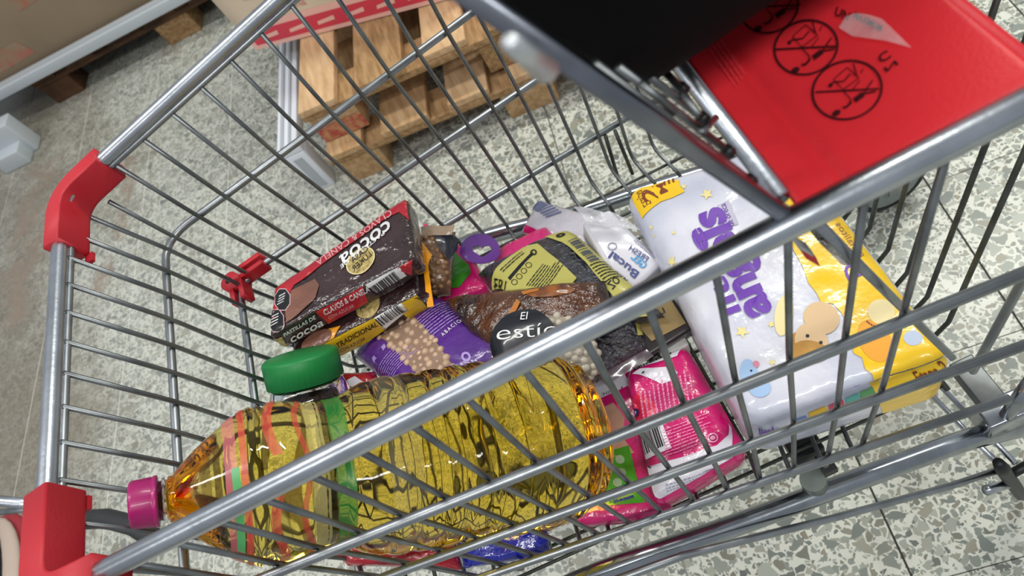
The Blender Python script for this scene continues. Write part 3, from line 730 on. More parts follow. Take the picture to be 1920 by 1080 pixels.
vs, fs = lathe_geo(prof, CAPp, ax, 72, .35, .5)
vs = wob(vs)
ob = mesh('bottle_body', vs, fs, mo, oil, True)
bm = bmesh.new(); bm.from_mesh(ob.data); bmesh.ops.recalc_face_normals(bm, faces=bm.faces); bm.to_mesh(ob.data); bm.free()
capm = mat('magenta_cap', '9c1460', .38, coat=.2)
cp = [(0, .0165), (.001, .0180), (.003, .0187), (.0165, .0197), (.0175, .0191), (.018, .0203), (.0208, .0203), (.0212, .018)]
n = 72; vs, fs = lathe_geo(cp, CAPp, ax, n)
vs2 = []
for i, v in enumerate(vs):
    ring_, k = divmod(i, n)
    if 2 <= ring_ <= 3 and k % 2: c_ = CAPp + ax * cp[ring_][0]; v = c_ + (v - c_) * .965
    vs2.append(v)
mesh('cap', vs2, fs, capm, oil, True)
vs, fs = lathe_geo([(.0205, .0155), (.0235, .0155), (.0242, .0178), (.0262, .0178), (.0268, .0158), (hp(319), .0165)], CAPp, ax, 40)
mesh('neck', vs, fs, mat('neck_clear', 'e8e2d0', .08, trans=1, ior=1.3), oil, True)
# label bands on the waist
def band(name, h0, h1, a0, a1, m_, parent, dr=.0008, gaps=0):
    up = Vector((0, 0, 1)); a = (up - ax * up.dot(ax)).normalized(); b_ = ax.cross(a); V = []; F = []; nh = max(2, int((h1 - h0) / .004)); na = 40
    def rad(h_):
        for (p0, p1) in zip(prof, prof[1:]):
            if p0[0] <= h_ <= p1[0]: k = (h_ - p0[0]) / (p1[0] - p0[0] + 1e-9); return p0[1] * (1 - k) + p1[1] * k
        return .05
    for i in range(nh + 1):
        for j in range(na + 1):
            h_ = h0 + (h1 - h0) * i / nh; th_ = a0 + (a1 - a0) * j / na; c, s_ = math.cos(th_), math.sin(th_); e = 2.35
            q_ = 1 / (abs(c) ** e + abs(s_) ** e) ** (1 / e)
            h_ += .0035 * math.sin(th_ * 5) * (1 if gaps else 0)
            V.append(CAPp + ax * h_ + (a * c + b_ * s_) * (rad(h_) * q_ + dr))
    V = [v for v in wob(V)]
    for i in range(nh):
        for j in range(na):
            if gaps and (i * 7 + j // 3 * 5) % gaps == 0: continue
            k = i * (na + 1) + j; F.append((k, k + 1, k + na + 2, k + na + 1))
    return mesh(name, V, F, m_, parent, True)
lred = mat('label_red', 'c9483a', .35, alpha=.7); lgreen = mat('label_green', '1a7a2c', .35, alpha=.75); lpink = mat('label_pink', 'd6707c', .35, alpha=.5); lyel = mat('label_pale', 'ead98a', .35, alpha=.35)
def bandpx(a, b_, m_, dr=.0009, gaps=0, a0=-3.1, a1=3.1, nm='label_stripe'): return band(nm, hp(a), hp(b_), a0, a1, m_, oil, dr, gaps)
bandpx(612, 644, lgreen); bandpx(545, 566, lred, gaps=5); bandpx(502, 520, lred, gaps=7); bandpx(452, 464, lred); bandpx(424, 446, lpink)
bandpx(436, 450, mat('label_green2', '4c9a5a', .35), .0012, 0, .2, 1.5); bandpx(570, 600, lyel)
bandpx(700, 755, mat('label_clear', 'b0a888', .4, alpha=.16), .0008, 0, -1.0, 2.2, 'label_panel')

# ---- coffee jar
J0 = bot(561, 664, .205); ja = (RW[1] * .97 + RW[0] * .20 + RW[2] * .13).normalized(); J1 = J0 + ja * .13
jar = thing('coffee_jar', 'glass jar of brown instant coffee with a green screw lid', 'jar', J1)
n = 90; cp = [(0, .0385), (.0015, .041), (.004, .0425), (.031, .043), (.032, .0395)]
vs, fs = lathe_geo(cp, J0, ja, n); vs2 = []
for i, v in enumerate(vs):
    r_, k = divmod(i, n)
    if 2 <= r_ <= 3 and k % 2: c_ = J0 + ja * cp[r_][0]; v = c_ + (v - c_) * .985
    vs2.append(v)
mesh('lid', vs2, fs, mat('green_lid', '127a3a', .45), jar, True)
LJ = min(.13, (J1 - J0).length)
vs, fs = lathe_geo([(.032, .037), (.035, .040), (.041, .0425), (.05, .045), (LJ - .01, .045), (LJ, .040)], J0, ja, 48)
mesh('jar_glass', vs, fs, mat('jar_glass', 'f4f2ee', .03, trans=1, ior=1.35), jar, True)
vs, fs = lathe_geo([(.042, .0395), (.05, .0432), (LJ - .012, .0432), (LJ - .004, .038)], J0, ja, 48)
mesh('coffee', vs, fs, mat('coffee_granules', '3a1d14', .7, bump=.8, bscale=400, var=.5, vscale=200), jar, True)

# ---- cocoa packs
coc = mat('cocoa_film', '2a181a', .26, coat=.9, bump=.6, bscale=42, col2='3d2627', vscale=30)
cred = mat('cocoa_red', 'c21a2c', .28, coat=.8, bump=.4, bscale=70); cyel = mat('cocoa_yellow', 'ebbf1a', .3, coat=.6, bump=.3, bscale=60)
oran = mat('orange_film', 'f0a01e', .35, coat=.4, bump=.2); gold = mat('gold_print', 'cdb878', .35, col2='8f7a45', vscale=260); cho = mat('chocolate_print', '8a5a4a', .4, coat=.6, bump=.4, bscale=50, var=.3, vscale=25)
p1 = Pack(quad([(514, 540), (762, 368), (779, 484), (503, 632)], .205), .035, 'box', rnd=.006, bulge=.001, wr=.0013, wscale=34, seed=5, wr2=.0012)
t = thing('cocoa_pack', 'dark brown and red cocoa tablet pack, topmost of the two, with white lettering', 'cocoa pack', p1.base(.5, .5, 1), 'cocoa packs on top of the groceries')
p1.build('body', coc, t, 30)
p1.poly('red_border', [(512, 552), (518, 530), (640, 446), (764, 362), (772, 384), (782, 430), (766, 412), (748, 398), (722, 412), (650, 464), (590, 508), (552, 536), (536, 562), (526, 600), (508, 596)], cred, parent=t, sub=3)
p1.text('lettering', 'cocoa', (730, 412), (-92, 72), (9, 26), white, parent=t, bold=.02, off=.001, sub=1)
p1.text('lettering', 'PASTILLAS DE', (722, 434), (-82, 66), (2, 7), white, parent=t, bold=.02, off=.001)
p1.text('lettering', 'CLAVOS & CANELA', (733, 394), (-140, 97), (5, 10), mat('pink_white', 'f2b9bd', .4), parent=t, off=.001, bold=.01)
p1.disc('gold_seal', (678, 491), 30, 19, gold, -.75, parent=t, off=.0009); p1.disc('seal_rim', (678, 491), 31, 20, mat('gold_rim', 'e7dca6', .3), -.75, parent=t, ring=.93, off=.0011)
p1.text('lettering', 'CASA', (694, 470), (-30, 26), (-6, -8), inkb, parent=t, off=.0013, bold=.01); p1.text('lettering', 'LUKER', (700, 480), (-34, 32), (-6, -8), inkb, parent=t, off=.0013, bold=.01)
p1.poly('chocolate_bar_print', [(538, 600), (535, 570), (548, 545), (570, 535), (592, 524), (600, 536), (594, 560), (570, 582), (548, 600), (536, 606)], cho, parent=t, off=.0008, sub=2)
hexm = mat('octagon_black', '0c0c10', .35, coat=.6)
for cx_, cy_ in ((527, 563), (515, 602)):
    P_ = [(cx_ + 15 * math.cos(a) + 4, cy_ + 21 * math.sin(a)) for a in [math.pi / 8 + math.pi * i / 4 for i in range(8)]]
    p1.poly('warning_rim', [(cx_ + 4 + (x - cx_ - 4) * 1.1, cy_ + (y - cy_) * 1.08) for x, y in P_], mat('rim_pink', 'd8b8bc', .4), parent=t, off=.0009, sub=1)
    p1.poly('warning_octagon', P_, hexm, parent=t, off=.0012, sub=1)
    p1.lines('small_print', (cx_ - 6, cy_ + 12), (16, -8), (4, -22), 4, white, parent=t, off=.0015, fill=.35)
nf = dict(face='near', parent=t)
p1.poly('red_side', [(590, 584), (680, 537), (690, 566), (616, 606)], cred, sub=2, **nf)
p1.poly('red_side', [(736, 488), (772, 480), (772, 516), (745, 505)], cred, sub=2, **nf)
p1.text('lettering', 'CLAVOS & CANELA', (608, 590), (86, -46), (-4, -9), white, bold=.025, **nf)
p1.text('lettering', 'CON AZUCAR', (616, 598), (48, -24), (-2, -6), mat('pink_white', 'f2b9bd', .4), **nf)
p1.text('lettering', 'cocoa', (545, 642), (62, -34), (-4, -15), white, bold=.02, **nf)
p1.text('lettering', 'PASTILLAS DE', (532, 630), (60, -34), (-2, -6), white, bold=.02, **nf)
p1.poly('gold_square', [(506, 640), (528, 630), (538, 648), (512, 656)], gold, sub=1, **nf)
p1.poly('barcode_ground', [(684, 535), (740, 492), (762, 516), (706, 548)], white, sub=2, **nf)
p1.bars('barcode', (690, 540), (50, -32), (12, 13), inkb, 22, 8, off=.0011, **nf)

p2 = Pack(quad([(545, 560), (770, 430), (786, 550), (547, 678)], .158), .038, 'box', rnd=.006, bulge=.001, wr=.0013, wscale=34, seed=9, wr2=.001)
t = thing('cocoa_pack', 'yellow and dark brown cocoa tablet pack lying beneath the red one', 'cocoa pack', p2.base(.5, .5, 1), 'cocoa packs on top of the groceries')
p2.build('body', coc, t, 30)
p2.disc('gold_seal', (692, 576), 26, 17, gold, -.75, parent=t, off=.0009); p2.text('lettering', 'CASA', (706, 562), (-28, 24), (-5, -8), inkb, parent=t, off=.0013, bold=.01)
p2.poly('orange_patch', [(548, 664), (590, 652), (618, 618), (640, 612), (626, 634), (560, 680)], oran, parent=t, sub=2)
p2.disc('chocolate_bar_print', (595, 638), 32, 13, cho, -.5, parent=t, off=.0011)
nf = dict(face='near', parent=t)
p2.poly('yellow_side', [(548, 680), (622, 638), (700, 596), (724, 616), (640, 672), (560, 702)], cyel, sub=3, **nf)
p2.poly('yellow_side', [(740, 572), (780, 552), (808, 584), (780, 606), (760, 592)], cyel, sub=2, **nf)
p2.text('lettering', 'TRADICIONAL', (632, 652), (76, -43), (-3, -9), mat('brown_black', '2c1a12', .4), bold=.025, **nf)
p2.text('lettering', 'CON AZUCAR', (639, 660), (46, -24), (-2, -6), mat('brown_black', '2c1a12', .4), **nf)
p2.poly('barcode_ground', [(696, 592), (744, 562), (766, 580), (720, 618)], white, sub=2, **nf)
p2.bars('barcode', (702, 598), (44, -28), (14, 12), inkb, 20, 11, off=.0011, **nf)
def sheet(name, pts, m_, parent, th_=.0008, amp=.0015, n=12, ws=60, fold=0):
    """thin plastic sheet with real thickness over four points"""
    A, B, C, D = [Vector(p) for p in pts]; N_ = (B - A).cross(D - A).normalized(); V = []; F = []
    for s_ in (0, 1):
        for i in range(n + 1):
            for j in range(n + 1):
                u, v = i / n, j / n; P = A * ((1 - u) * (1 - v)) + B * (u * (1 - v)) + C * (u * v) + D * ((1 - u) * v)
                P = P + N_ * (noise.noise(P * ws) * amp + fold * math.sin(v * 9) + (th_ if s_ else 0)); V.append(P)
    K = (n + 1) ** 2
    for i in range(n):
        for j in range(n):
            k = i * (n + 1) + j; F.append((k, k + 1, k + n + 2, k + n + 1)); F.append(tuple(reversed([x_ + K for x_ in (k, k + 1, k + n + 2, k + n + 1)])))
    return mesh(name, V, F, m_, parent, True)
finp = [(776, 452), (800, 470), (806, 572), (782, 560)]
sheet('end_fin', [bot(x, y, .15) for x, y in finp], coc, t, amp=.002)
sheet('orange_edge', [bot(*q_) for q_ in ((789, 452, .153), (797, 462, .153), (813, 574, .150), (801, 576, .150))], oran, t, amp=.0006)
sheet('orange_edge', [bot(*q_) for q_ in ((786, 448, .155), (810, 478, .150), (800, 500, .150), (786, 470, .155))], oran, t, amp=.001)

# ---- purple chickpea bag
def peas(pk_, name, poly_px, r, m_, parent, n, seed, face='top', sink=.4, jit=.4):
    rnd = random.Random(seed); V = []; F = []
    xs = [p[0] for p in poly_px]; ys = [p[1] for p in poly_px]
    def inside(x, y):
        c = False; N_ = len(poly_px)
        for i in range(N_):
            (x1, y1), (x2, y2) = poly_px[i], poly_px[(i + 1) % N_]
            if (y1 > y) != (y2 > y) and x < (x2 - x1) * (y - y1) / (y2 - y1) + x1: c = not c
        return c
    bmt = bmesh.new(); bmesh.ops.create_icosphere(bmt, subdivisions=2, radius=1); sv = [v.co.copy() for v in bmt.verts]; sf_ = [tuple(v.index for v in f.verts) for f in bmt.faces]; bmt.free()
    pts = []; tries = 0
    while len(pts) < n and tries < n * 60:
        tries += 1; x = rnd.uniform(min(xs), max(xs)); y = rnd.uniform(min(ys), max(ys))
        if not inside(x, y): continue
        a, b_ = pk_.inv(x, y, face); P = pk_.surf(face, a, b_, 0)
        if any((P - q_).length < r * 1.55 for q_ in pts): continue
        pts.append(P); rr = r * rnd.uniform(.85, 1.12); k = len(V); o_ = Vector((rnd.random() * 9, rnd.random() * 9, 0))
        P = P - pk_.N * (r * rnd.uniform(sink - .3, sink + .3))
        for v in sv: V.append(P + v * rr * (1 + .14 * noise.noise(v * 1.6 + o_)))
        F += [tuple(i + k for i in f) for f in sf_]
    o = mesh(name, V, F, m_, parent, True); o['kind'] = 'stuff'; return o
chick = mat('chickpea', 'cfae92', .45, coat=.4, var=.25, vscale=90)
p3 = Pack(quad([(642, 650), (800, 536), (985, 655), (785, 765)], [.11, .12, .14, .13]), .05, 'pillow', wr=.003, wscale=22, seed=3, fin=.05, pu=5, pv=5)
t = thing('chickpea_bag', 'purple and clear plastic bag of chickpeas', 'bag of chickpeas', p3.base(.5, .5, 1))
pf = mat('purple_film', '562488', .32, coat=.7, bump=.35, bscale=40, var=.2, vscale=20)
p3.build('body', pf, t, 30)
win = [(706, 632), (728, 612), (762, 588), (776, 594), (815, 636), (852, 688), (842, 715), (792, 712), (752, 668), (722, 638)]
p3.poly('clear_window', win, mat('window_back', '8e735f', .4, coat=.6), parent=t, sub=3, off=.0006)
peas(p3, 'chickpeas', win, .0048, chick, t, 130, 4)
lav = mat('lavender_print', 'a98fd0', .4)
p3.text('lettering', 'A B A C I O N', (832, 632), (36, -38), (-6, -5), white, parent=t, off=.001)
p3.lines('small_print', (778, 598), (68, -62), (36, 34), 9, lav, parent=t, fill=.28); p3.lines('small_print', (690, 700), (62, -64), (36, 18), 9, lav, parent=t, fill=.28)
p3.disc('flower_mark', (874, 668), 9, 9, lav, parent=t, ring=.5, n=10)
p3.poly('strip', [(672, 692), (678, 696), (724, 650), (720, 644)], lav, parent=t, sub=1)

# ---- purple bag neighbour: lentils behind the cocoa
p4 = Pack(quad([(780, 428), (852, 424), (842, 545), (790, 552)], [.15, .13, .11, .12]), .04, 'pillow', wr=.002, wscale=30, seed=14, fin=.06)
t = thing('brown_pea_bag', 'small clear bag of brown dried peas behind the cocoa packs', 'bag of peas', p4.base(.5, .5, 1))
bp_ = mat('brown_pea', 'a07650', .45, coat=.5, var=.3, vscale=90)
p4.build('body', mat('pea_back', '76573d', .35, coat=.7, bump=.3), t, 20)
peas(p4, 'peas', [(790, 440), (815, 436), (836, 470), (840, 530), (812, 545), (800, 500)], .0042, bp_, t, 90, 6)
p4.poly('dark_label', [(812, 438), (851, 438), (849, 462), (838, 490), (826, 470)], mat('navy_label', '1c1d2e', .3, coat=.6), parent=t, off=.0045, sub=2)
sheet('top_fin', [bot(788, 424, .14), bot(852, 422, .14), bot(848, 440, .135), bot(790, 442, .14)], mat('tan_film', 'b39a80', .3, coat=.8, bump=.3), t, amp=.003)

mag = mat('magenta_film', 'd0106e', .33, coat=.7, bump=.35, bscale=35); grn = mat('green_film', '3f9a26', .33, coat=.7, bump=.35, bscale=35, var=.25, vscale=30)
p5 = Pack(quad([(785, 405), (880, 470), (915, 540), (820, 575)], .06), .04, 'box', rnd=.012, wr=.002, seed=4, wr2=.001)
t = thing('baby_wipes_pack', 'pink and green wipes pack showing behind the peas', 'wipes pack', p5.base(.5, .5, 1), 'wipes packs in the cart')
p5.build('body', mag, t, 18)
p5.poly('green_panel', [(818, 480), (845, 466), (880, 498), (884, 512), (862, 540), (815, 545)], grn, parent=t, sub=3)

# ---- magenta pouch, purple tag, white barcode pack
p6 = Pack(quad([(930, 458), (1022, 412), (1060, 470), (905, 520)], [.06, .06, .08, .08]), .03, 'pillow', wr=.003, seed=8, fin=.1, pu=6, pv=6)
t = thing('magenta_pouch', 'bright magenta plastic pouch behind the olive labelled bag', 'pouch', p6.base(.5, .5, 1)); p6.build('body', mag, t, 18)
pt = thing('purple_package', 'purple plastic package top with a heart shaped hole', 'package', bot(900, 490, .05))
V = []; F = []; n = 40
def tagpt(x, y, o_): return bot(x, y, .085) + Vector((0, 0, -.0012 * o_))
outer = [(862 + 2, 494)] + [(899 + 38 * math.cos(a), 476 - 38 * math.sin(a) * (1.0 if True else 1)) for a in [math.radians(190 - 175 * i / (n - 2)) for i in range(n - 1)]]
def heart(k):
    a = 2 * math.pi * k / n; x = 16 * math.sin(a) ** 3; y = 13 * math.cos(a) - 5 * math.cos(2 * a) - 2 * math.cos(3 * a) - math.cos(4 * a)
    return (904 + x * 1.15, 470 - y * .80)
hs = [heart(k) for k in range(n)]
def ang(p): return math.atan2(-(p[1] - 468), p[0] - 903)
oo = []
for k in range(n):
    a = -math.pi + 2 * math.pi * k / n; x, y = math.cos(a), -math.sin(a)
    # outer outline: dome above, straight sides running into the body below
    R_ = 36 if y < 0 else min(60, 34 / max(.35, abs(y)) if abs(x) < .8 else 38)
    oo.append((900 + x * 38, 472 + y * (34 if y < 0 else 22)))
hh = sorted(hs, key=ang)
for s_ in (0, 1):
    for p in oo: V.append(tagpt(p[0], p[1], s_))
    for p in hh: V.append(tagpt(p[0], p[1], s_))
for k in range(n):
    l = (k + 1) % n
    F += [(k, l, n + l, n + k), (2 * n + l, 2 * n + k, 3 * n + k, 3 * n + l), (l, k, 2 * n + k, 2 * n + l), (n + k, n + l, 3 * n + l, 3 * n + k)]
mesh('hanging_tab', V, F, mat('violet_plastic', '63308a', .3, coat=.8), pt, False)
p7 = Pack(quad([(1003, 366), (1130, 402), (1108, 470), (972, 424)], [.05] * 4), .03, 'pillow', wr=.003, seed=11, fin=.12, pu=6, pv=6)
t = thing('white_refill_pack', 'crumpled white plastic pack with a grey barcode by the far basket wall', 'plastic pack', p7.base(.5, .5, 1))
p7.build('body', mat('white_film', 'cfcbd6', .25, coat=.8, bump=.5, bscale=40, var=.2, vscale=25), t, 20)
p7.bars('barcode', (991, 384), (30, 22), (20, -12), mat('grey_blue_ink', '6d7396', .4), 1, 3, parent=t)
for i in range(7): p7.stroke('barcode', [(992 + i * 5 + 1, 385 + i * 3.6), (1020 + i * 5.4, 370 + i * 4.4)], 2.4 if i % 2 else 3.6, mat('grey_blue_ink', '6d7396', .4), parent=t)
p7.poly('magenta_corner', [(976, 428), (984, 418), (1010, 432), (1000, 440)], mag, parent=t, sub=1)

# ---- olive labelled black bag
p8 = Pack(quad([(882, 488), (1052, 402), (1236, 560), (985, 612)], [.13, .13, .15, .16]), .06, 'pillow', wr=.004, wscale=20, seed=6, fin=.05, pu=5, pv=5, wr2=.0015)
t = thing('black_bean_bag', 'clear bag of black beans with an olive green label', 'bag of beans', p8.base(.5, .5, 1))
p8.build('body', mat('black_beans', '111217', .25, coat=.9, bump=.8, bscale=110, col2='2c2e38', vscale=70), t, 34)
olv = mat('olive_label', 'b9b35e', .4, coat=.4, bump=.15, bscale=40)
p8.poly('olive_label', [(912, 522), (940, 485), (975, 456), (1004, 452), (1040, 482), (1080, 516), (1070, 530), (1010, 541), (955, 541)], olv, parent=t, sub=3)
p8.poly('olive_label', [(1014, 432), (1054, 414), (1084, 428), (1130, 470), (1180, 515), (1215, 556), (1170, 566), (1135, 530), (1095, 485), (1050, 448)], olv, parent=t, sub=3)
p8.text('lettering', 'FRI', (916, 530), (26, 11), (8, -17), mat('thin_black', '1d1b12', .5), parent=t, off=.0012)
p8.lines('small_print', (985, 534), (38, -50), (40, 6), 8, inkb, parent=t, fill=.34, off=.0012); p8.lines('small_print', (936, 505), (48, -46), (10, 6), 2, inkb, parent=t, fill=.3, off=.0012)
p8.poly('black_stripe', [(952, 520), (956, 524), (1000, 475), (996, 471)], inkb, parent=t, sub=1, off=.0012); p8.disc('mark_ring', (999, 472), 6, 6, inkb, parent=t, ring=.6, off=.0013)
for i in range(4): p8.disc('mark_ring', (964 + 9 * i, 527 - 10 * i), 6, 5, inkb, parent=t, ring=.8, off=.0012, n=16)
p8.bars('barcode', (1062, 449), (44, 38), (14, -13), mat('slate_ink', '4b5162', .4), 14, 6, parent=t, off=.0012)
p8.lines('small_print', (1102, 490), (30, -26), (34, 34), 7, inkb, parent=t, fill=.34, off=.0012)
p8.text('lettering', 'ZO. 5', (1136, 524), (24, -30), (10, 9), inkb, parent=t, off=.0012, bold=.02)
p8.disc('leaf_mark', (1047, 433), 9, 5, inkb, -.2, parent=t, off=.0012, ring=.35)

# ---- white gel box
p9 = Pack(quad([(1092, 418), (1142, 392), (1243, 492), (1172, 560)], [.13, .12, .1, .11]), .03, 'box', rnd=.003, wr=.0004, seed=3)
t = thing('gel_box', 'white carton with blue lettering next to the diaper pack', 'carton', p9.base(.5, .5, 1)); p9.build('body', mat('white_card', 'cdccd6', .45, coat=.3), t, 16)
navy = mat('navy_print', '1b2f78', .4); cyan = mat('cyan_print', '1f8fc8', .4)
p9.text('lettering', 'Bucal', (1200, 514), (-52, -42), (-9, 12), navy, parent=t, bold=.03, off=.0008)
p9.text('lettering', 'GEL', (1206, 507), (-24, -22), (10, -9), cyan, parent=t, bold=.03, off=.0008)
p9.text('lettering', 'FRESH', (1212, 494), (-34, -24), (6, -9), navy, parent=t, bold=.01, off=.0008)
p9.lines('small_print', (1226, 488), (-48, -42), (6, -8), 2, mat('grey_ink', '9a9aae', .5), parent=t); p9.disc('grey_mark', (1148, 463), 9, 7, mat('grey_ink', '9a9aae', .5), parent=t, ring=.75)

# ---- crumpled clear wrap
wrap = sheet('clear_wrap', [bot(1075, 385, .14), bot(1150, 398, .14), bot(1200, 430, .13), bot(1100, 420, .15)], mat('wrap_film', 'dfe0e8', .12, coat=1, bump=.6, bscale=50, alpha=.4), None, amp=.006, n=18, ws=50)
tag(wrap, 'crumpled clear plastic wrap above the white carton', 'plastic wrap')

# ---- white bean bag with round label
pA = Pack(quad([(905, 590), (1085, 560), (1130, 690), (940, 760)], [.172, .17, .14, .14]), .05, 'pillow', wr=.003, seed=16, fin=.05)
t = thing('white_bean_bag', 'bag of pale beans with a round black label, beside the dark brown bag', 'bag of beans', pA.base(.5, .5, 1))
pA.build('body', mat('bean_pale_back', '9d9484', .4, coat=.6, bump=.4, bscale=60), t, 26)
peas(pA, 'beans', [(1000, 590), (1080, 585), (1118, 660), (1100, 712), (1000, 735), (950, 720), (940, 620)], .0045, mat('pale_bean', 'c9c0ae', .4, coat=.6, var=.15, vscale=80), t, 170, 9)
blk = mat('label_black', '10131c', .3, coat=.6)
pA.disc('round_label', (986, 640), 62, 56, blk, -.15, parent=t, off=.0062, sub=2)
pA.text('lettering', 'El', (977, 603), (14, -1), (0, -12), white, parent=t, off=.0072)
pA.text('lettering', 'estío', (936, 640), (112, -12), (-1, -27), white, parent=t, off=.0072, bold=-.012, sub=1)

# ---- brown noodle bag
pB = Pack(quad([(812, 548), (1120, 512), (1140, 590), (890, 648)], [.145, .18, .172, .145]), .045, 'pillow', wr=.005, wscale=24, seed=21, fin=.05, pu=5, wr2=.002)
t = thing('dark_brown_bag', 'glossy dark brown food bag with orange highlights', 'food bag', pB.base(.5, .5, 1))
pB.build('body', mat('brown_film', '1e110c', .25, coat=.8, bump=.7, bscale=60, col2='653819', vscale=22), t, 34)
pB.disc('orange_patch', (1030, 545), 44, 11, mat('orange_brown', '9c5a1c', .35, coat=.8, col2='5a2f14', vscale=60), -.1, parent=t, off=.0008);  # orange highlights of the glossy film put into its colour as decals
pB.poly('orange_patch', [(955, 590), (968, 560), (975, 566), (966, 588)], mat('amber', 'b8701c', .35, coat=.8), parent=t, sub=1, off=.0012)
pB.poly('orange_patch', [(975, 545), (1010, 540), (1010, 545), (980, 552)], mat('amber', 'b8701c', .35, coat=.8), parent=t, sub=1, off=.0012)

# ---- dark raisin bag lower right
pC = Pack(quad([(1085, 620), (1195, 585), (1222, 655), (1118, 712)], [.13, .12, .10, .11]), .045, 'pillow', wr=.005, wscale=40, seed=25, fin=.08, wr2=.002)
t = thing('raisin_bag', 'clear wrinkled bag of dark raisins under the near rail', 'bag of raisins', pC.base(.5, .5, 1))
pC.build('body', mat('raisins', '15141a', .18, coat=1, bump=1, bscale=120, col2='363440', vscale=80), t, 26)
pC.poly('yellow_label', [(1190, 598), (1212, 592), (1205, 625), (1195, 628)], olv, parent=t, off=.001, sub=1)
sheet('bag_fin', [bot(1120, 706, .1), bot(1212, 655, .1), bot(1226, 668, .095), bot(1136, 722, .095)], mat('smoky_film', '6c6068', .15, coat=1, alpha=.55), t, amp=.003)

# ---- kraft carton
pD = Pack(quad([(1180, 596), (1262, 556), (1300, 616), (1212, 672)], [.1, .1, .085, .085]), .035, 'box', rnd=.003, wr=.0005, seed=2)
t = thing('brown_carton', 'small tan and black carton half hidden under the near rail', 'carton', pD.base(.5, .5, 1))
pD.build('body', mat('black_card', '1d171a', .4, coat=.5), t, 12)
pD.poly('tan_panel', [(1186, 600), (1258, 562), (1286, 606), (1222, 640)], mat('tan_card', '8a7448', .5), parent=t, sub=2)
pD.text('lettering', 'TO', (1214, 604), (16, -8), (-5, -11), inkb, parent=t, off=.001, bold=.01); pD.text('lettering', 'LI', (1236, 592), (12, -6), (-5, -10), inkb, parent=t, off=.001, bold=.02)
pE = Pack(quad([(1225, 632), (1272, 608), (1292, 645), (1240, 672)], .065), .02, 'box', rnd=.002, wr=.0004)
t = thing('white_carton', 'small white carton with a black stripe beside the diaper pack', 'carton', pE.base(.5, .5, 1)); pE.build('body', mat('white_card2', 'd9d9d4', .5), t, 10)
pE.poly('black_stripe', [(1262, 616), (1268, 613), (1280, 635), (1274, 638)], inkb, parent=t, sub=1)

# ---- front wipes pack
pF = Pack(quad([(1168, 692), (1283, 638), (1405, 845), (1222, 950)], [.07, .07, .065, .06]), .045, 'box', rnd=.014, bulge=.004, wr=.003, wscale=26, seed=31, wr2=.0015)
t = thing('baby_wipes_pack', 'magenta and white wipes pack with barcodes nearest the near basket wall', 'wipes pack', pF.base(.5, .5, 1), 'wipes packs in the cart')
pF.build('body', mag, t, 30)
wf = mat('white_pack_film', 'dcd8e2', .3, coat=.6, bump=.3, bscale=40)
pF.poly('white_panel', [(1178, 690), (1270, 642), (1276, 652), (1270, 668), (1235, 680), (1186, 692)], wf, parent=t, sub=2)
pF.bars('barcode', (1186, 686), (72, -34), (4, 10), inkb, 20, 12, parent=t, off=.001)
pF.poly('white_cloud', [(1186, 702), (1200, 692), (1222, 692), (1262, 690), (1272, 702), (1262, 716), (1242, 722), (1222, 712), (1200, 704)], wf, parent=t, sub=2, off=.0009)
pF.disc('eye_mark', (1207, 700), 3, 1.6, inkb, -.5, parent=t, off=.0013, n=8)
pF.poly('white_wave', [(1195, 882), (1300, 852), (1345, 838), (1366, 818), (1372, 790), (1392, 806), (1420, 872), (1250, 955), (1215, 935), (1200, 905)], wf, parent=t, sub=3, off=.0009)
pF.poly('magenta_corner', [(1376, 800), (1410, 850), (1414, 880), (1388, 890), (1372, 850)], mag, parent=t, sub=2, off=.0013)
pF.poly('red_patch', [(1166, 762), (1200, 735), (1232, 760), (1240, 790), (1172, 812)], mat('red_pink', 'e8234e', .33, coat=.7, bump=.3), parent=t, sub=2, off=.0009)  # red-pink area laid over the magenta film
pF.disc('round_mark', (1188, 774), 11, 8, mat('navy_print', '1b2f78', .4), -.3, parent=t, off=.0013); pF.disc('round_mark_inner', (1188, 774), 6, 3, white, -.3, parent=t, off=.0017, ring=.5)
pkl = mat('pink_letters', 'f08ab8', .35, coat=.5)
pF.lines('small_print', (1206, 790), (-10, -62), (100, -40), 12, pkl, parent=t, fill=.4, brk=5, off=.001)
pF.lines('small_print', (1250, 858), (88, -32), (-6, -52), 9, pkl, parent=t, fill=.3, off=.001)
pF.disc('seal_mark', (1338, 824), 10, 9, pkl, parent=t, ring=.7, off=.001); pF.disc('seal_mark', (1338, 824), 5, 4, pkl, parent=t, off=.001)
pF.poly('barcode_ground', [(1178, 820), (1243, 795), (1260, 842), (1196, 868)], wf, parent=t, sub=2, off=.001)
pF.bars('barcode', (1184, 822), (56, -22), (12, 36), inkb, 16, 17, parent=t, off=.0014)
pF.poly('magenta_fold', [(1360, 755), (1383, 788), (1376, 796), (1352, 786)], mag, parent=t, sub=1, off=.004)
pF.lines('dot_print', (1250, 925), (86, -26), (-2, -18), 3, mat('grey_ink', '9a9aae', .5), parent=t, fill=.5, brk=8, off=.0014)
pF.lines('small_print', (1278, 936), (74, -28), (-1, -5), 1, inkb, parent=t, fill=.6, brk=6, off=.0014)

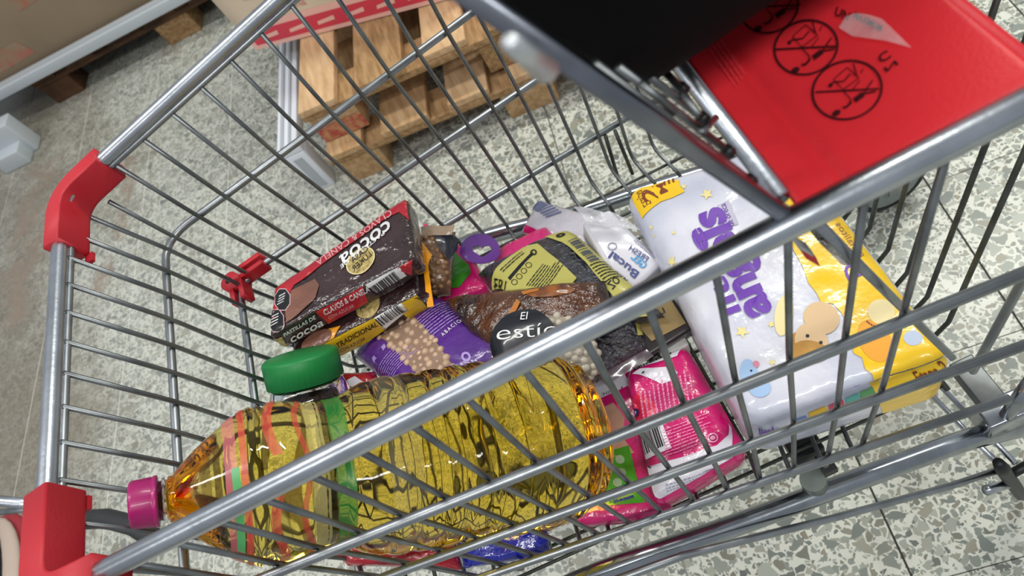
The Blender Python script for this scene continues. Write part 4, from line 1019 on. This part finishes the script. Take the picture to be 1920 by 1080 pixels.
# ---- second wipes pack
pG = Pack(quad([(1100, 705), (1195, 672), (1262, 965), (1065, 985)], [.05, .05, .035, .035]), .03, 'box', rnd=.01, wr=.002, seed=33, wr2=.001)
t = thing('baby_wipes_pack', 'pink, white and green wipes pack under the magenta one, beside the oil bottle base', 'wipes pack', pG.base(.5, .5, 1), 'wipes packs in the cart')
pG.build('body', mag, t, 24)
pG.poly('white_panel', [(1105, 700), (1165, 690), (1182, 722), (1125, 748)], wf, parent=t, sub=2)
pG.text('lettering', '30 x 1', (1128, 744), (40, -14), (-1, -5), inkb, parent=t, off=.0012)
pG.poly('face_print', [(1122, 770), (1150, 755), (1172, 785), (1168, 820), (1190, 850), (1128, 862)], mat('skin_print', 'b98a72', .5, var=.15), parent=t, sub=2)
pG.poly('green_panel', [(1128, 850), (1180, 836), (1196, 900), (1210, 942), (1120, 950)], grn, parent=t, sub=3)
for c_ in ((1163, 862), (1166, 886), (1158, 905)): pG.disc('leaf_print', c_, 9, 8, mat('leaf_pale', '9ab08a', .5), .5, parent=t, off=.001, n=14)
pG.lines('navy_strip', (1150, 938), (46, -14), (2, 6), 1, navy, parent=t, fill=.8, off=.0012, brk=2)

# ---- red and blue bags under the bottle
pH = Pack(quad([(606, 1022), (850, 997), (866, 1068), (650, 1060)], [.135, .075, .06, .12]), .03, 'pillow', wr=.003, seed=41, fin=.1, wr2=.001)
t = thing('red_bag', 'red glossy plastic bag pressed under the oil bottle', 'bag', pH.base(.5, .5, 1)); pH.build('body', mat('red_film', 'b01228', .28, coat=.8, bump=.4, bscale=40), t, 22)
pI = Pack(quad([(842, 1002), (1018, 982), (1028, 1046), (862, 1068)], [.06, .05, .04, .045]), .03, 'pillow', wr=.004, seed=43, fin=.1, wr2=.001)
t = thing('blue_bag', 'royal blue glossy plastic bag next to the red one', 'bag', pI.base(.5, .5, 1)); pI.build('body', mat('blue_film', '1420a8', .25, coat=.9, bump=.4, bscale=35), t, 22)
pJ = Pack(quad([(628, 690), (690, 688), (730, 770), (650, 790)], [.13, .12, .11, .11]), .04, 'pillow', wr=.003, seed=47, fin=.1)
t = thing('red_white_sachet', 'red and white sachet between the coffee jar and the purple bag', 'sachet', pJ.base(.5, .5, 1)); pJ.build('body', mat('red_film2', 'a61427', .28, coat=.8, bump=.4), t, 18)
pJ.poly('white_patch', [(650, 712), (664, 704), (690, 722), (676, 730), (656, 724)], wf, parent=t, sub=2)

# ---- black bag in the seat
def seatbag():
    t = thing('black_bag', 'black soft bag sitting on the red seat flap', 'bag', W(.69, -.08, .012))
    bm = bmesh.new(); nu, nv = 28, 36; rings = []
    xb, yb, za, zb = .82, .08, .012, .36
    for i in range(nu + 1):
        s_ = i / nu; z = za + (zb - za) * s_ ** 1.3; ring = []
        yf_ = -.2865 + .135 * math.exp(-((z - .012) / .062) ** 1.25)
        for j in range(nv):
            a = 2 * math.pi * j / nv; c, s2 = math.cos(a), math.sin(a); e = 14; q_ = 1 / (abs(c) ** e + abs(s2) ** e) ** (1 / e)
            x0 = .576 - .284 * z; xm, ym = (x0 + xb) / 2, (yf_ + yb) / 2
            p = Vector((xm + (xb - x0) / 2 * c * q_, ym + (yb - yf_) / 2 * s2 * q_, z))
            p += Vector((noise.noise(p * 12), noise.noise(p * 12 + Vector((5, 0, 0))), 0)) * .003
            ring.append(bm.verts.new(W(p)))
        rings.append(ring)
    for i in range(nu):
        for j in range(nv): bm.faces.new([rings[i][j], rings[i][(j + 1) % nv], rings[i + 1][(j + 1) % nv], rings[i + 1][j]])
    bm.faces.new(list(reversed(rings[0]))); bm.faces.new(rings[-1]); bmesh.ops.recalc_face_normals(bm, faces=bm.faces)
    me = bpy.data.meshes.new('body'); bm.to_mesh(me); bm.free(); link('body', me, black, t, True)
seatbag()

# ================================================================= BACKGROUND
pd = Vector((.98, -.2, 0)).normalized(); pn = Vector((.2, .98, 0)).normalized(); up = Vector((0, 0, 1))
woods = [mat('pine_a', 'c4a27a', .75, col2='a98358', vscale=14, stretch=(6, 1, 6), bump=.2, bscale=40), mat('pine_b', 'cfae86', .75, col2='b59069', vscale=12, stretch=(6, 1, 6), bump=.2, bscale=40), mat('pine_c', 'ad8a62', .8, col2='86653f', vscale=16, stretch=(6, 1, 6), bump=.2, bscale=40)]
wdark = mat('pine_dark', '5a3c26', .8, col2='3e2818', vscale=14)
stain = mat('red_stain', 'a5443a', .8, col2='b98a62', vscale=60)
def pallet(name, label, org_, z, Lx=.98, Ly=.78, seed=0, mats=woods, group=None):
    rnd = random.Random(seed); t = thing(name, label, 'pallet', org_ + up * z, group)
    def bx(nm, s0, s1, n0, n1, z0_, z1_, m_):
        return box(nm, org_ + pd * s0 + pn * n0 + up * (z + z0_), pd * (s1 - s0), pn * (n1 - n0), up * (z1_ - z0_), m_, t, .002)
    for s0 in (0, (Lx - .12) / 2, Lx - .12):
        for n0 in (.004, (Ly - .09) / 2, Ly - .09): bx('block', s0, s0 + .12 + rnd.uniform(-.008, .008), n0, n0 + .09, .0, .080, rnd.choice(mats))
    for n0 in (0, (Ly - .09) / 2, Ly - .09): bx('stringer_board', -.005, Lx + .005, n0 - .004, n0 + .092, .081, .099, rnd.choice(mats))
    s_ = 0; k = 0
    while s_ < Lx - .05:
        wd_ = (.095, .12, .1, .13, .1, .12)[k % 6]
        bx('deck_board', s_, min(s_ + wd_, Lx), -.012 + rnd.uniform(0, .01), Ly, .1, .118, rnd.choice(mats)); s_ += wd_ + .052; k += 1
    return t
P0 = fl(700, 330); PO = Vector((P0.x, P0.y, 0)) - pd * .057
pallet('wooden_pallet', 'light wooden pallet on the floor, lower of the two beneath the cream box', PO, 0, seed=1, group='wooden pallets')
t2 = pallet('wooden_pallet', 'light wooden pallet on top of another, right under the cream and red box', PO + pd * .004 + pn * .035, .1185, seed=4, group='wooden pallets')
box('red_paint_end', PO + pd * .003 + pn * .037 + up * (.121), pd * .118, pn * .001, up * .045, stain, t2)
# cream box with red band on the stack
zt = .238
b0 = fl(480, 95, zt); b1 = fl(860, -5, zt); bdv = (b1 - b0).normalized(); bdn = Vector((-bdv.y, bdv.x, 0))
cbx = Pack([b0 + bdn * .0 + up * .26, b0 + bdv * .62 + up * .26, b0 + bdv * .62, b0], .42, 'box', rnd=.004, wr=0)
if cbx.N.dot(bdn) > 0: cbx.N = -cbx.N
t = thing('cardboard_box', 'cream cardboard box with a red band along its bottom, on the pallets', 'box', b0 + bdv * .31 + bdn * .2)
card = mat('cream_card', 'd9c6ae', .75, var=.08, vscale=8)
cbx.build('carton', card, t, 12)
rb = mat('red_band', 'd23c4e', .6); pkk = mat('pink_card', 'eab4a8', .7)
def bpx(a, b_): return cbx.base(a, b_, 0)
def brect(nm, a0, a1, z0_, z1_, m_, off=.0006):
    V = [b0 + bdv * a0 + up * z0_, b0 + bdv * a1 + up * z0_, b0 + bdv * a1 + up * z1_, b0 + bdv * a0 + up * z1_]
    return mesh(nm, [v - bdn * off for v in V], [(0, 1, 2, 3)], m_, t)
brect('pink_edge', .002, .618, .002, .074, pkk); brect('red_band', .016, .618, .014, .056, rb, .0011)
for i in range(7): mesh('band_mark', [b0 + bdv * (.045 + i * .082 + a_) + up * z_ - bdn * .0016 for a_, z_ in ((0, .026), (.05, .03), (.053, .042), (.004, .036))], [(0, 1, 2, 3)], pkk, t)
tt, wd_ = text_tris('Bernardina', .0)
def wtext(nm, s_, o_, hgt, m_, parent, dx=bdv):
    T, wd2 = text_tris(s_, .01); V = []; F = []
    for tr in T:
        k = len(V); V += [o_ + dx * (x_ * hgt) + up * (y_ * hgt) for x_, y_ in tr]; F.append((k, k + 1, k + 2))
    return mesh(nm, V, F, m_, parent)
wtext('lettering', 'Bernardina', b0 + bdv * .075 + up * .088 - bdn * .0012, .024, mat('rose_ink', 'cf8f86', .7), t)
brect('faded_logo', .075, .14, .14, .17, mat('rose_pale', 'ddb0a2', .7), .0012)

# white base rails of the shelving
whp = mat('white_steel', 'd9dde6', .35, coat=.2); whd = mat('grey_steel', 'a9aeb6', .4)
f0 = fl(612, 348); f0.z = 0
t = thing('shelving_unit', 'white metal shelving foot rail beside the left end of the pallets', 'shelf base', f0)
ry = (fl(526, 90, .16) - fl(522, 288, .16)); Lr = ry.length; ry.normalize(); rx = Vector((ry.y, -ry.x, 0))
o_ = fl(521, 287, .16); o_.z = .02
box('base_rail', o_ + up * .115, ry * (Lr + .5), rx * .055, up * .03, whp, t, .003)
box('rail_ridge', o_ + up * .145 + rx * .012, ry * (Lr + .5), rx * .008, up * .004, whd, t)
box('rail_ridge', o_ + up * .145 + rx * .034, ry * (Lr + .5), rx * .006, up * .004, whd, t)
box('foot', Vector((o_.x, o_.y, 0)) + ry * .0, ry * .045, rx * .055, up * .135, whp, t, .004)
box('foot_inset', Vector((o_.x, o_.y, .01)) + rx * .014 - ry * .001, ry * .003, rx * .024, up * .11, whd, t)
box('foot_side', Vector((o_.x, o_.y, 0)) + ry * .3, ry * .045, rx * .055, up * .135, whp, t, .004)
# left shelving rail, pallet and cardboard behind
s0, s1 = fl(-40, 192, .16), fl(335, -8, .16); sd = (s1 - s0).normalized(); sn = Vector((-sd.y, sd.x, 0))
t = thing('shelf_rail', 'long pale grey metal shelf rail in front of the brown carton', 'shelf rail', Vector((s0.x, s0.y, 0)))
box('front_rail', s0 + up * -.03 - sd * .3, sd * 2.2, sn * .045, up * .035, mat('pale_steel', 'b9c0c6', .35, coat=.2), t, .003)
box('rail_groove', s0 - sd * .3 + sn * .012 + up * .0051, sd * 2.2, sn * .006, up * .001, whd, t)
fp = fl(70, 275); fo = fl(0, 190, .13); fo = Vector((fp.x - .12, fp.y - .0, 0))
box('foot', fo, sd * .13, sn * .06, up * .13, mat('pale_steel', 'b9c0c6', .35, coat=.2), t, .005)
box('foot_toe', fo - sn * .05, sd * .11, sn * .06, up * .06, mat('pale_steel', 'b9c0c6', .35, coat=.2), t, .005)
box('foot', fo + sd * 1.35, sd * .05, sn * .06, up * .13, mat('pale_steel', 'b9c0c6', .35, coat=.2), t, .004)
pc = fl(135, 183); po2 = Vector((pc.x, pc.y, 0))
pd_s, pn_s = pd, pn
pd, pn = sd, sn
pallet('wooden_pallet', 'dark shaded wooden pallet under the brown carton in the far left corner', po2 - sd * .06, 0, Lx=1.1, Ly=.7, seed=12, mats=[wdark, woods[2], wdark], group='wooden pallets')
pd, pn = pd_s, pn_s
kb = s0 + sn * .06; kb.z = .1195; kb = kb - sd * .25
t = thing('cardboard_box', 'brown cardboard carton with faded red print behind the grey rail', 'box', kb + sd * .6 + sn * .25)
kraft = mat('kraft_card', '8f7d66', .8, var=.12, vscale=5)
cm = box('carton', kb, sd * 1.35, sn * .55, up * .42, kraft, t, .003)
def krect(a0, a1, z0_, z1_, m_, nm='faded_print'):
    V = [kb + sd * a0 + up * z0_, kb + sd * a1 + up * (z0_ + .01), kb + sd * (a1 - .02) + up * z1_, kb + sd * (a0 + .03) + up * z1_]
    return mesh(nm, [v - sn * .001 for v in V], [(0, 1, 2, 3)], m_, t)
fr = mat('faded_red', 'a4614f', .8, col2='8f7d66', vscale=22)
krect(.60, .80, .20, .34, fr); krect(.33, .52, .06, .13, fr); krect(.16, .28, .2, .3, fr)
for i in range(3): krect(.30, .52, .22 + .04 * i, .223 + .04 * i, mat('kraft_line', '6f5f4c', .8), 'faded_line')

# lower-left: front of another cart and a shoe
oc = thing('parked_cart_frame', 'chrome tube frame of another cart just ahead of the red corner cap', 'cart frame', fl(10, 940, .0))
tube('frame_tube', [fl(-120, 925, .35), fl(60, 946, .35)], .0095, chrome, oc, 14)
tube('frame_tube', [fl(-120, 975, .30), fl(20, 958, .30), fl(60, 952, .33)], .006, rodm, oc, 12)
tube('bumper_strip', [fl(150, 975, .33), fl(200, 972, .33), fl(250, 985, .33), fl(290, 1010, .33)], .016, mat('charcoal_plastic', '2b2d2f', .6), oc, 14)
tube('frame_tube', [fl(60, 946, .35), fl(150, 975, .33)], .0095, chrome, oc, 14)
sh = thing('sneaker', 'dark sneaker with a pale and red stripe at the lower left edge', 'shoe', fl(0, 1060, 0))
def ell(nm, c, rx_, ry_, rz_, m_, parent, rot=0):
    bm = bmesh.new(); bmesh.ops.create_uvsphere(bm, u_segments=28, v_segments=16, radius=1)
    for v in bm.verts:
        x_, y_, z_ = v.co; z_ = max(z_, -.55); x_ *= rx_; y_ *= ry_ * (1 + .12 * x_ / rx_); z_ *= rz_
        v.co = (c.x + x_ * math.cos(rot) - y_ * math.sin(rot), c.y + x_ * math.sin(rot) + y_ * math.cos(rot), c.z + z_)
    me = bpy.data.meshes.new(nm); bm.to_mesh(me); bm.free(); return link(nm, me, m_, parent, True)
va_, vb_ = fl(4, 1120, .03), fl(4, 1000, .03); rt = math.atan2(vb_.y - va_.y, vb_.x - va_.x); c_ = fl(2, 1112, .03)
ell('sole', c_, .19, .096, .024, mat('shoe_red', '9a2c36', .6), sh, rt)
ell('midsole', c_ + Vector((0, 0, .022)), .175, .078, .024, mat('shoe_sole', 'b9a79a', .6), sh, rt)
ell('upper', c_ + Vector((0, 0, .045)), .155, .050, .055, mat('shoe_dark', '1e1a20', .8), sh, rt)
